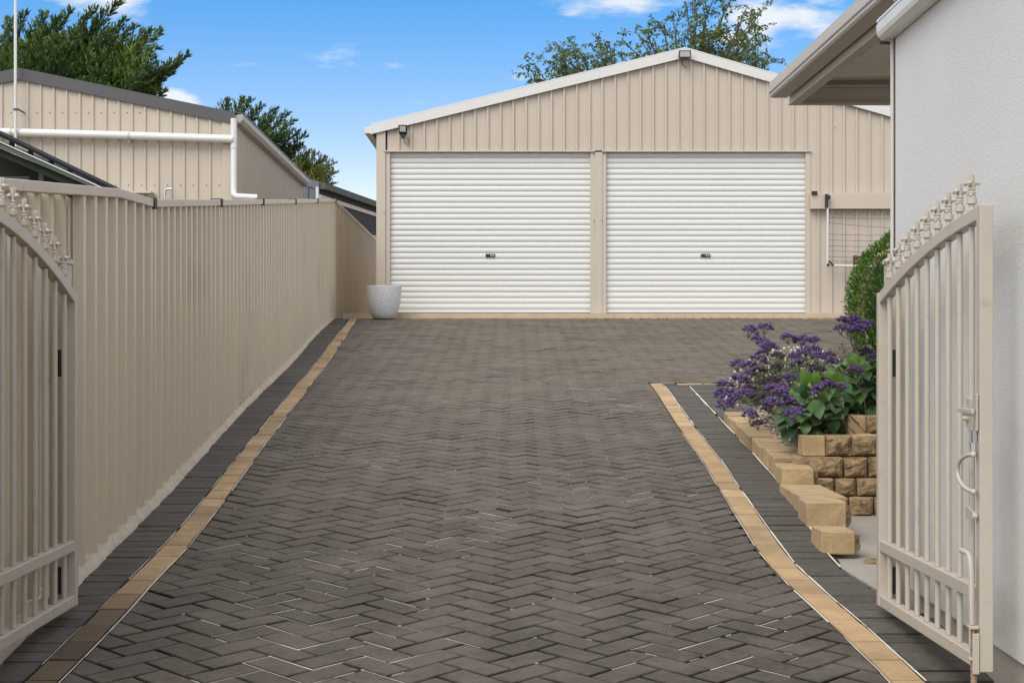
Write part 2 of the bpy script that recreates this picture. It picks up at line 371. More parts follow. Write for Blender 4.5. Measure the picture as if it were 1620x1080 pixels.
for n in range(-60, 250):
    for k in range(-70, 70):
        for kind in (0, 1):
            u = n+4*k if kind == 0 else n+3+4*k
            v = n
            if kind == 0: quad = [(u,v),(u+2,v),(u+2,v+1),(u,v+1)]
            else: quad = [(u,v),(u+1,v),(u+1,v+2),(u,v+2)]
            P = [rot(*q) for q in quad]
            cx = sum(p[0] for p in P)/4; cy = sum(p[1] for p in P)/4
            if cy < 3.6 or cy > YEND+.15 or cx < -2.4 or cx > 5.4: continue
            xl = tl(cy)
            if cx < xl-.2: continue
            right = cy < 14.03
            if right and cx > tr(cy)+.2: continue
            P = inset(P, J/2)
            sl = (tl(cy+.1)-tl(cy-.1))/.2
            P = clip(P, -1, sl, -(xl+.004)+sl*cy)
            if len(P) < 3: continue
            if right and cx > tr(cy)-.2:
                s2 = (tr(cy+.1)-tr(cy-.1))/.2
                P = clip(P, 1, -s2, tr(cy)-.004-s2*cy)
                if len(P) < 3: continue
            elif not right and cx > tr(14)-.15:
                P = clip(P, 0, -1, -14.034)
                if len(P) < 3: continue
            P = clip(P, 0, 1, YEND-.004)
            if len(P) < 3: continue
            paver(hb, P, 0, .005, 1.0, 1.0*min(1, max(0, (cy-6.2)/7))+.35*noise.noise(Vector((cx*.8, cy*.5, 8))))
            q = [rot(*z_) for z_ in quad]
            wv = white(cx, cy) + (.22 if cx < -.1 else -.02)*(1 if cy < 9 else .3)
            inside = cx > xl+.12 and (cx < tr(cy)-.12 or not right) and cy < YEND-.2
            if inside:
                for e in range(4):
                    pr = .045 + max(0, wv-.15)*1.3
                    if random.random() < pr*.62:
                        a, b = q[e], q[(e+1)%4]; t0 = rnd(0, .5); t1 = rnd(t0+.2, 1.0)
                        if random.random() < .55: t0, t1 = 0, 1
                        strip(sand, (lerp(a[0],b[0],t0), lerp(a[1],b[1],t0)), (lerp(a[0],b[0],t1), lerp(a[1],b[1],t1)), rnd(.0035, .0075), -.0025)
                    elif random.random() < .02:      # little plugs at the corners
                        a = q[e]; strip(sand, (a[0]-.006, a[1]), (a[0]+.006, a[1]), .010, -.002)
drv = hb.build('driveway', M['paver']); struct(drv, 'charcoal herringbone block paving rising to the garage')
# soldier courses either side and the tan bands
bd = MB(); tn = MB()
y = 3.6
while y < 22.0:
    ln = .116; y2 = y+ln; ym = (y+y2)/2
    xa = FX(ym)+.055 if ym > 4 else -1.9; xb = tl(ym)-W-.003
    cut = [xa]
    if xb-xa > .3:
        cut.append(xb-.23)
    cut.append(xb)
    for a, b in zip(cut, cut[1:]):
        sk = rnd(-.004, .004)
        paver(bd, [(a+.002, y+.002+sk),(b-.002, y+.002+sk),(b-.002, y2-.002+sk),(a+.002, y2-.002+sk)], 0, .004, .6)
    if ym < 21: 
        if random.random() < .45: strip(sand, (xb-rnd(.05,.2), y+.0), (xb-.005, y+.0), rnd(.004,.007), -.003)
    y = y2
y = 3.6
while y < 22.0:
    y2 = min(y+.234, 22.14); 
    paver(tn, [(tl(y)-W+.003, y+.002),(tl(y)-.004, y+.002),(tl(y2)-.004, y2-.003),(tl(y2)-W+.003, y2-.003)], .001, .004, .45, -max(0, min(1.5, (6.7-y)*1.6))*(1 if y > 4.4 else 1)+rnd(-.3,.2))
    y = y2
y = 3.6
RB = [(3.6,1.62),(5.9,1.60),(6.1,1.50),(6.45,1.44),(6.86,1.375),(7.2,1.375),(7.65,1.40),(8.36,1.42),(9.06,1.46),(10.9,1.475),(13.9,1.485)]
while y < 13.9:
    y2 = min(y+.234, 14.0)
    paver(tn, [(tr(y)+.004, y+.002),(tr(y)+W-.003, y+.002),(tr(y2)+W-.003, y2-.003),(tr(y2)+.004, y2-.003)], .001, .004, .45)
    y = y2
x = tr(14)
while x < 2.1:
    paver(tn, [(x+.003, 13.91),(x+.22, 13.91),(x+.22, 14.03),(x+.003, 14.03)] if x > 1.25 else [(x+.003,14.0),(x+.22,14.0),(x+.22,14.03),(x+.003,14.03)], .001); x += .226
y = 3.6
while y < 13.85:
    y2 = y+.116; ym = (y+y2)/2; xa = tr(ym)+W+.003; xb = max(interp(RB, ym), xa+.12)
    c = xa+.235 if xb-xa > .33 else xb
    for a, b in ([(xa, c), (c, xb)] if c < xb else [(xa, xb)]):
        sk = rnd(-.004, .004)
        paver(bd, [(a+.002, y+.002+sk),(b-.002, y+.002+sk),(b-.002, y2-.002+sk),(a+.002, y2-.002+sk)], 0, .004, .6)
    if random.random() < .22: strip(sand, (xa+.01, y), (xa+rnd(.05,.2), y), rnd(.004,.006), -.003)
    y = y2
y = 11.62                       # paved pocket between the edging row and the tan cross band
while y < 13.85:
    y2 = y+.116; xk = interp(RB, y)+.012
    while xk < 2.5:
        paver(bd, [(xk+.002, y+.002),(xk+.228, y+.002),(xk+.228, y2-.002),(xk+.002, y2-.002)], 0, .004, .6); xk += .232
    y = y2
# header row in front of the doors
x = -2.1
while x < 5.3:
    tn.tone = .2; 
    paver(tn, [(x+.002, YEND+.004),(x+.113, YEND+.004),(x+.113, YEND+.20),(x+.002, YEND+.20)], .002); 
    if x < 1: strip(sand, (x, YEND+.02), (x, YEND+.19), .012, .004)
    x += .12
def ribbon(f, y0, y1, wd, lift=0.0):
    yy_ = y0
    while yy_ < y1:
        k = rnd(.25, .8); ye = min(yy_+k, y1)
        o = rnd(-.0015, .0015); strip(sand, (f(yy_)+o, yy_), (f(ye)+o, ye), wd*rnd(.4,1.0), lift-.001); yy_ = ye + (rnd(.03,.3) if random.random() < .35 else 0)
ribbon(lambda y: tl(y)+.001, 3.6, 20, .008, .0005)
ribbon(lambda y: tl(y)-W, 3.6, 20, .007, .0005)
ribbon(lambda y: tr(y)-.001, 3.6, 11, .006, .0005)
ribbon(lambda y: tr(y)+W+.001, 3.6, 13.9, .009, .001)
ribbon(lambda y: interp(RB, y)+.004, 6.9, 13.8, .014, .002)
# sandy wash against the plinth
struct(bd.build('driveway_border', M['paver_dark']), 'charcoal soldier course along both sides of the driveway')
struct(tn.build('driveway_band', M['tan']), 'tan brick band edging the driveway')
struct(sand.build('joint_sand', M['sand']), 'pale sand in some of the paving joints')
m = MB()
ysb = frange(-3, 22.6, .4)
for a, b in zip(ysb, ysb[1:]):
    xa0, xa1 = (FX(a) if a > 4 else -3.5)-.05, (FX(b) if a > 4 else -3.5)-.05
    def rr_(y): return 5.6 if y > 13.9 else 2.6 if y > 11.75 else (1.62 if y < 6.55 else interp(RB, y)+.03)
    if a < 4: e0 = e1 = 3.5
    else: e0, e1 = rr_(a+.01), rr_(b-.01)
    if a < 13.9 < b: e0 = e1 = 2.6
    if a < 11.75 < b: e0 = e1 = 1.5
    xs0 = [lerp(xa0, e0, i/8) for i in range(9)]; xs1 = [lerp(xa1, e1, i/8) for i in range(9)]
    lf = -.012 if a > 3.6 else -.001
    vs = [(x, a, g(x, a)+lf) for x in xs0]+[(x, b, g(x, b)+lf) for x in xs1]
    m.add(vs, [(i, i+1, i+10, i+9) for i in range(8)])
struct(m.build('driveway_bed', M['joint']), 'dark bedding sand under the paving')
# garage slab and the lower concrete path beside the house
m = MB(); m.box(-2.3, 6.9, 22.36, 31.9, 1.3, 1.885); struct(m.build('garage_floor', M['slab']))
m = MB(); m.hexa([(1.51,6.15,.2),(3.4,6.15,.2),(3.4,6.86,.2),(1.385,6.86,.2)], [(1.51,6.15,.49),(3.4,6.15,.49),(3.4,6.86,.552),(1.385,6.86,.552)]); m.box(1.385, 3.4, 6.865, 7.75, .2, .552); m.box(1.36, 3.4, 7.757, 9.2, .2, .545); struct(m.build('path', M['path'], bevel=.004), 'pale concrete path below the block wall')

# ------------------------------------------------------------ ribbed sheet
def ribbed(mb, p0, p1, nrm_, zb, zt, pitch, off, top, sl, h, thick=0):
    """a ribbed steel sheet from p0 to p1 in plan; ribs of width top rise h along nrm_"""
    p0 = Vector(p0); p1 = Vector(p1); Ln = (p1-p0).length; d = (p1-p0)/Ln; nv = Vector(nrm_)
    S = [(0, 0)]
    k = math.floor((0-off)/pitch)-1
    while True:
        c = off+k*pitch
        if c-top/2-sl > Ln: break
        for s_, hh in ((c-top/2-sl, 0), (c-top/2, h), (c+top/2, h), (c+top/2+sl, 0)):
            if 0 < s_ < Ln: S.append((s_, hh))
        k += 1
    S.append((Ln, 0)); V_ = []
    for s_, hh in S:
        p = p0+d*s_+nv*hh; V_ += [(p.x, p.y, zb(s_)), (p.x, p.y, zt(s_))]
    mb.add(V_, [(2*i, 2*i+2, 2*i+3, 2*i+1) for i in range(len(S)-1)])

# ------------------------------------------------------------ garage
GY = 22.6; GS = 115.0
gx = lambda px: (px-810)/GS
gz = lambda py: 1.5+(540-py)/GS
XA = gx(1083); ZA = gz(83); XL = gx(590); ZL = gz(204); XR_ = gx(1590); ZR = gz(229)
roofz = lambda x: lerp(ZL, ZA, (x-XL)/(XA-XL)) if x < XA else lerp(ZA, ZR, (x-XA)/(XR_-XA))
FZ = 1.885
gar = empty('garage', (gx(940), GY, FZ), 'wide beige ribbed steel garage with two white roller doors at the top of the driveway', 'garage')
dz_head = gz(238.5)
m = MB()
ribbed(m, (gx(613), GY, 0), (gx(1277), GY, 0), (0,-1,0), lambda s: dz_head, lambda s: roofz(gx(613)+s)-.05, .1748, (gx(791.7)-gx(613)) % .1748, .026, .007, .026)
ribbed(m, (gx(1277), GY, 0), (gx(1585), GY, 0), (0,-1,0), lambda s: FZ, lambda s: roofz(gx(1277)+s)-.05, .1748, (gx(791.7)-gx(1277)) % .1748, .026, .007, .026)
ribbed(m, (gx(596), 31.8, 0), (gx(596), GY+.05, 0), (-1,0,0), lambda s: FZ, lambda s: ZL-.12, .19, .05, .018, .012, .022)
ribbed(m, (gx(1585), GY, 0), (gx(1585), 31.8, 0), (1,0,0), lambda s: FZ, lambda s: ZR-.05, .19, .05, .018, .012, .022)
m.add([(gx(596),31.8,FZ),(gx(1585),31.8,FZ),(gx(1585),31.8,ZR-.05),(XA,31.8,ZA-.05),(gx(596),31.8,roofz(gx(596))-.05)], [(0,1,2,3,4)])
m.build('wall', M['beige'], gar)
m = MB()
m.box(gx(596), gx(610.2), GY-.03, GY+.1, FZ-.02, roofz(gx(598))-.06)
m.build('corner_post', M['beige'], gar, bevel=.003)
for a, b in ((610.5, 617), (934, 959), (1274, 1282)):
    m = MB(); m.box(gx(a), gx(b), GY-.012, GY+.12, FZ-.02, dz_head-.022); 
    if b == 959:
        m.box(gx(941.5), gx(952.5), GY-.022, GY-.0125, FZ-.02, dz_head-.03)
    m.build('door_jamb', M['beige'], gar, bevel=.003)
for a, b in ((607, 941), (952, 1283)):
    m = MB(); m.box(gx(a), gx(b), GY-.04, GY+.1, dz_head-.02, dz_head-.002); m.build('door_head', M['beige'], gar, bevel=.002)
# roof
for (xa, za, xb, zb_) in ((XL-.05, ZL, XA, ZA), (XA, ZA, XR_, ZR)):
    m = MB(); m.hexa([(xa,GY-.02,za-.02),(xb,GY-.02,zb_-.02),(xb,31.9,zb_-.02),(xa,31.9,za-.02)], [(xa,GY-.02,za+.03),(xb,GY-.02,zb_+.03),(xb,31.9,zb_+.03),(xa,31.9,za+.03)])
    n_ = int((31.9-GY)/.19)
    for i in range(n_):
        yb = GY+.1+i*.19
        m.hexa([(xa,yb,za+.031),(xb,yb,zb_+.031),(xb,yb+.04,zb_+.031),(xa,yb+.04,za+.031)], [(xa,yb+.01,za+.055),(xb,yb+.01,zb_+.055),(xb,yb+.03,zb_+.055),(xa,yb+.03,za+.055)])
    m.build('roof', M['galv'], gar)
    m = MB(); lo, hi = .085, .042
    x0, x1 = (xa+.02, xb) if xb == XA else (xa, xb)
    z0, z1 = za, zb_
    m.hexa([(x0,GY-.065,z0-lo),(x1,GY-.065,z1-lo),(x1,GY-.022,z1-lo),(x0,GY-.022,z0-lo)], [(x0,GY-.065,z0+hi),(x1,GY-.065,z1+hi),(x1,GY-.022,z1+hi),(x0,GY-.022,z0+hi)])
    m.hexa([(x0,GY-.065,z0+hi+.001),(x1,GY-.065,z1+hi+.001),(x1,GY+.12,z1+hi+.001),(x0,GY+.12,z0+hi+.001)], [(x0,GY-.065,z0+hi+.018),(x1,GY-.065,z1+hi+.018),(x1,GY+.12,z1+hi+.018),(x0,GY+.12,z0+hi+.018)])
    m.build('barge_board', M['white_trim'], gar, bevel=.003)
m = MB(); m.prism([(XL-.12,GY-.06,ZL+.02),(XL-.11,GY-.06,ZL-.07),(XL-.01,GY-.06,ZL-.07),(XL-.0,GY-.06,ZL+.0)], (0,9.3,0)); m.build('gutter', M['white_trim'], gar, bevel=.004)
# roller doors
def roller(xa, xb):
    m = MB(); z0 = FZ+.012; z1 = dz_head+.06; pitch = .0772; yb = GY+.055
    prof = []
    z = z0+.04; prof.append((z0, 0)); 
    while z < z1:
        for t, d in ((0,-.001),(.045,.011),(.09,.014),(.13,.006),(.22,-.001),(.42,-.0055),(.62,-.007),(.82,-.0055),(.95,-.003)):
            zt_ = z+t*pitch
            if zt_ < z1: prof.append((zt_, d))
        z += pitch
    nx = 2
    vs = []
    for zq, d in prof: vs += [(xa, yb+d, zq), (xb, yb+d, zq)]
    m.add(vs, [(2*i, 2*i+1, 2*i+3, 2*i+2) for i in range(len(prof)-1)])
    o = m.build('roller_door', M['roller'], gar, smooth=50)
    m = MB(); m.box(xa+.01, xb-.01, yb-.018, yb-.009, z0, z0+.035); m.build('bottom_rail', M['white_trim'], o, bevel=.002)
    lx = (xa+xb)/2; lz = gz(404)
    m = MB(); m.box(lx-.065, lx+.065, yb-.022, yb-.008, lz-.022, lz+.022); m.build('lock', M['black'], o, bevel=.003)
    m = MB(); m.box(lx+.0, lx+.018, yb-.028, yb-.0225, lz-.008, lz+.012); m.tube([(lx+.04, yb-.03, lz), (lx+.04, yb-.0225, lz)], .012, 10); m.build('key_plate', M['steel'], o)
    m = MB(); m.box(xa, xb, yb+.03, yb+.04, FZ, dz_head)
    return o
roller(gx(616.5), gx(935)); roller(gx(958), gx(1275.5))
# screws
def screws(parent, pts, mt='rusty', r=.009):
    me = MB().ball((0,0,0), r, r, r, 6, 4).mesh('screw', M[mt], Vector((0,0,0)))
    for p in pts:
        o = bpy.data.objects.new('screw', me); COL.objects.link(o); o.parent = parent; o.location = Vector(p)-ORIG[parent.name]
SP = []
for py, xs in ((245, [1290+20.1*i*.99 for i in range(8)]), (477, (1290, 1325, 1345)), (100, ()), (338, (1288, 1318, 1338, 1358, 1378, 1398))):
    for px in xs: SP.append((gx(px)+.05, GY-.004, gz(py)))
for px, py in ((1320, 203), (608, 337), (940, 349), (952, 349), (939,243), (955,243)): SP.append((gx(px), GY-.03, gz(py)))
screws(gar, SP)
# the wide board fixed on the wall right of the doors
bo = MB(); bo.box(gx(1280), gx(1430), GY-.12, GY-.026, gz(331.5), gz(307)); 
bo = bo.build('wall_board', M['beige'], gar, bevel=.004)
# floodlights
def flood(px, py, w_, h_, lab, tilt=.05, body='black'):
    x = gx(px); z = gz(py); e = empty('floodlight', (x, GY-.1, z), lab, 'floodlight', 'floodlights on the garage gable')
    m = MB(); m.hexa([(x-w_/2,GY-.16,z-h_/2),(x+w_/2,GY-.16,z-h_/2),(x+w_/2,GY-.10,z-h_/2),(x-w_/2,GY-.10,z-h_/2)], [(x-w_/2,GY-.16-tilt,z+h_/2),(x+w_/2,GY-.16-tilt,z+h_/2),(x+w_/2,GY-.10-tilt*.6,z+h_/2),(x-w_/2,GY-.10-tilt*.6,z+h_/2)])
    m.build('housing', M[body], e, bevel=.006)
    a = .016; m = MB(); f = lambda t: GY-.163-tilt*t
    m.hexa([(x-w_/2+a,f(.12),z-h_/2+a),(x+w_/2-a,f(.12),z-h_/2+a),(x+w_/2-a,f(.12)+.004,z-h_/2+a),(x-w_/2+a,f(.12)+.004,z-h_/2+a)], [(x-w_/2+a,f(.88),z+h_/2-a),(x+w_/2-a,f(.88),z+h_/2-a),(x+w_/2-a,f(.88)+.004,z+h_/2-a),(x-w_/2+a,f(.88)+.004,z+h_/2-a)])
    m.build('lens', M['glass_lamp'], e)
    return e, x, z
e, x, z = flood(638.5, 207, .115, .105, 'small black floodlight with sensor at the low left end of the gable')
m = MB(); m.prism([(x-.055,GY-.14,z-.055),(x+.055,GY-.14,z-.055),(x+.025,GY-.14,z-.10),(x+.02,GY-.14,z-.125),(x-.02,GY-.14,z-.125),(x-.025,GY-.14,z-.10)], (0,.05,0)); m.build('sensor', M['black'], e, bevel=.004)
m = MB(); m.tube([(x+.01,GY-.10,z-.12),(x+.02,GY-.06,z-.17),(x+.06,GY-.04,z-.21),(x+.075,GY-.04,z-.16),(x+.06,GY-.035,z-.1)], .004, 5); m.build('cable', M['black'], e)
m = MB(); m.box(x-.02,x+.02,GY-.101,GY-.02,z-.03,z+.01); m.build('bracket', M['black'], e)
e, x, z = flood(1081.5, 89.5, .165, .10, 'grey framed floodlight mounted at the garage apex', .03, 'dark_trim')
m = MB(); m.tube([(x-.02,GY-.08,z-.05),(x-.03,GY-.05,z-.11),(x+.03,GY-.04,z-.16)], .006, 5); m.build('cable', M['brownw'], e)
m = MB(); m.box(x-.03,x+.03,GY-.101,GY-.07,z-.03,z+.02); m.build('bracket', M['dark_trim'], e)
# small vent on the garage roof
x = gx(703); z = roofz(x)+.06; vt = empty('roof_vent', (x, GY+1.2, z), 'small black flat box on the white left roof slope of the garage', 'roof vent')
m = MB(); m.hexa([(x-.1,GY+1.1,z-.02+.03),(x+.1,GY+1.1,z+.03+.03),(x+.1,GY+1.4,z+.03+.03),(x-.1,GY+1.4,z-.02+.03)], [(x-.1,GY+1.1,z+.08),(x+.1,GY+1.1,z+.13),(x+.1,GY+1.4,z+.13),(x-.1,GY+1.4,z+.08)]); m.build('lid', M['dark_trim'], vt, bevel=.004)
m = MB(); m.box(x-.06,x+.06,GY+1.13,GY+1.37,z-.06,z+.03); m.build('upstand', M['black'], vt)

# clothesline folded down on the wall
cl_ = empty('clothesline', (gx(1305), GY-.13, gz(425)), 'white folded wall clothesline hanging below the beige board', 'clothesline')
yc = GY-.17
m = MB(); m.tube([(gx(1305.5),yc,gz(318)),(gx(1305.5),yc,gz(370)),(gx(1305),yc,gz(419))], .014, 8); m.build('arm', M['white_trim'], cl_, smooth=40)
m = MB(); m.tube([(gx(1309),yc-.0,gz(421)),(gx(1440),yc,gz(423))], .014, 8); m.build('front_bar', M['white_trim'], cl_, smooth=40)
m = MB(); m.tube([(gx(1437),yc,gz(318)),(gx(1437),yc,gz(420))], .014, 8); m.build('arm', M['white_trim'], cl_, smooth=40)
for bx in (1304, 1438):
    m = MB(); m.box(gx(bx)-.018, gx(bx)+.018, yc-.03, GY-.12, gz(330), gz(309)); m.tube([(gx(bx)+.02,yc-.035,gz(314)),(gx(bx)+.02,yc+.02,gz(314))], .03, 10); m.build('bracket', M['black'], cl_, bevel=.004)
m = MB(); m.ball((gx(1306),yc-.01,gz(420)), .022, .03, .022); m.beam((gx(1307),yc-.02,gz(414)),(gx(1314),yc-.02,gz(421)),.03,.02); m.build('elbow', M['black'], cl_)
m = MB()
for py, q in ((346,348),(354,364),(372,373),(381,382),(390,391),(398,400),(407,409),(414,416)):
    m.tube([(gx(1306),yc-.01,gz(py)),(gx(1370),yc-.01,gz((py+q)/2)-.01),(gx(1437),yc-.01,gz(q))], .0028, 4)
m.build('line', M['dark_trim'], cl_)
m = MB(); m.box(gx(1281), gx(1290), GY-.15, GY-.121, gz(309.5), gz(304)); cam_b = m.build('wall_sensor', M['black'], bevel=.003)
tag(cam_b, 'tiny black sensor box at the top left of the beige wall board', 'sensor')
# brown slatted chair against the wall
ch = empty('garden_chair', (gx(1372), GY-.35, FZ), 'dark brown slatted wooden chair half hidden behind the hedge', 'chair')
xa, xb = gx(1346.5), gx(1398)
for xx in (xa, xb):
    m = MB(); m.box(xx, xx+.045, GY-.16, GY-.11, 1.86, gz(405)); m.build('back_post', M['brownw'], ch, bevel=.003)
    m = MB(); m.box(xx, xx+.045, GY-.58, GY-.53, 1.85, FZ+.43); m.build('leg', M['brownw'], ch, bevel=.003)
m = MB(); m.box(xa+.046, xb-.001, GY-.155, GY-.115, gz(412), gz(406)); m.build('top_rail', M['brownw'], ch)
for i in range(5):
    m = MB(); xs = xa+.075+i*.075; m.box(xs, xs+.035, GY-.15, GY-.125, FZ+.42, gz(412.3)); m.build('slat', M['brownw'], ch)
m = MB(); m.box(xa+.001, xb+.044, GY-.60, GY-.17, FZ+.431, FZ+.455); m.build('seat', M['brownw'], ch)

# speckled pot
px_, py_ = (607.5-810)/FPX*22.0, 22.0
pz = g(px_, py_)
m = MB(); S = .0085
prof = [(0,0),(.118,0),(.138,.008),(.165,.045),(.188,.10),(.207,.17),(.221,.25),(.230,.33),(.234,.41),(.235,.436),(.230,.442),(.219,.438),(.216,.41),(.205,.26),(.16,.10),(0,.07)]
m.lathe(prof, (px_, py_, pz+.002), 40)
pot = m.build('plant_pot', M['pot'], smooth=40); tag(pot, 'empty speckled grey round pot in front of the left garage corner', 'pot')

# ------------------------------------------------------------ left fence
TOP = [(4.0,.42),(5.8,.562),(7.5,.687),(8.33,.712),(11,.94),(13.6,1.166),(16.5,1.415),(19.75,1.70),(22.8,1.965),(23.2,1.985),(31,1.985),(36,1.985)]
ftop = lambda y: 1.5+interp(TOP, y)
fe = empty('boundary_fence', (FX(12), 12, g0(12)), 'tall beige ribbed steel fence climbing beside the left edge of the driveway', 'fence')
posts = [4.2, 6.72, 8.33, 11.0, 13.6, 16.5, 19.75, 22.8]
for a, b in zip(posts, posts[1:]):
    m = MB(); off = -.045 if a < 6 else 0
    pa = Vector((FX(a)+off, a, 0)); pb = Vector((FX(b)+off, b, 0)); Ln = (pb-pa).length
    ribbed(m, pa, pb, (1,0,0), lambda s: g0(a+(b-a)*s/Ln)+.035, lambda s: ftop(a+(b-a)*s/Ln)-.03, .1075*2, .07, .045, .022, .034)
    m.build('panel', M['fence'], fe)
m = MB(); pa = Vector((FX(22.8), 22.8, 0)); pb = Vector((FX(36), 36, 0))
pm = Vector((FX(23.3), 23.3, 0)); 
for q0, q1 in ((pa, pm), (pm, pb)):
    Ln = (q1-q0).length; ribbed(m, q0, q1, (1,0,0), lambda s: 1.7, lambda s: ftop(24)-.03 if q0.y > 23 else ftop(23), .215, .07, .045, .022, .034)
m.build('panel', M['fence'], fe)
ycs = [4.2, 5.8, 7.5, 8.33, 11, 13.6, 16.5, 19.75, 22.8, 23.3, 31, 36]
for a, b in zip(ycs, ycs[1:]):
    m = MB(); e_ = .004
    m.beam((FX(a)+.01, a+e_, ftop(a)-.012), (FX(b)+.01, b-e_, ftop(b)-.012), .062, .042)
    m.build('cap_rail', M['cap'], fe, bevel=.004)
for p in posts[1:]:
    m = MB(); m.box(FX(p)-.07, FX(p)-.008, p-.03, p+.03, g0(p), ftop(p)-.04)
    m.build('post', M['fence'], fe, bevel=.004)
for p in posts[2:]:
    m = MB(); s_ = .028; m.box(FX(p)-.03, FX(p)+.05, p-s_, p+s_, ftop(p)-.04, ftop(p)+.014); m.build('bracket', M['black'], fe, bevel=.003)
m = MB(); yq = frange(4.2, 22.7, .06)
P = []
for y in yq:
    x = FX(y); o = .060+.010*noise.noise(Vector((y*5, 0, 0)))+.012*noise.noise(Vector((y*1.3, 4, 0))); zt_ = g0(y)+.034+.006*noise.noise(Vector((y*3, 2, 0)))
    P += [(x-.03, y, zt_), (x+.034, y, zt_), (x+o, y, g(x+o, y)+.004), (x+o+.006, y, g(x+o,y)-.012)]
m.add(P, [(4*i+j, 4*i+j+1, 4*i+j+5, 4*i+j+4) for i in range(len(yq)-1) for j in range(3)])
m.build('plinth', M['mortar'], fe, smooth=True)
SP = []
for y, z in ((6.98,.95),(7.25,1.0),(7.55,1.05),(6.3,1.35),(9.6,1.35),(8.7,.98)):
    SP.append((FX(y)+.008, y, z))
screws(fe, SP, 'steel', .006)

# ------------------------------------------------------------ gates
def finial_mesh():
    m = MB()
    m.lathe([(0,-.004),(.009,-.004),(.009,0),(.0128,0),(.0128,.016),(.009,.0175),(.0082,.030),(.0098,.032),(.0098,.035),(.008,.037),(.008,.040),(.0098,.042),(.0098,.045),(.0075,.047),(.006,.056),(.003,.064),(0,.064)], n=16)
    for k in range(4):
        th = math.pi/4+k*math.pi/2; c, s_ = math.cos(th), math.sin(th)
        m.tube([(c*.003,s_*.003,.046),(c*.008,s_*.008,.058),(c*.0135,s_*.0135,.064),(c*.0175,s_*.0175,.060),(c*.0185,s_*.0185,.054)], [.003,.0045,.0055,.0055,.002], 8)
        m.prism([(c*.0075-s_*.006,s_*.0075+c*.006,.028),(c*.0075+s_*.006,s_*.0075-c*.006,.028),(c*.0135,s_*.0135,.021)], (0,0,.003))
    for s_ in (-1, 1):
        m.tube([(s_*.002,0,.055),(s_*.003,0,.072),(s_*.0055,0,.090)], [.0035,.0042,.0013], 7)
        m.tube([(0,s_*.002,.055),(0,s_*.003,.072),(0,s_*.0055,.090)], [.0035,.0042,.0013], 7)
    return m.mesh('finial', M['gate'], Vector((0,0,0)), 35)
FIN = finial_mesh()
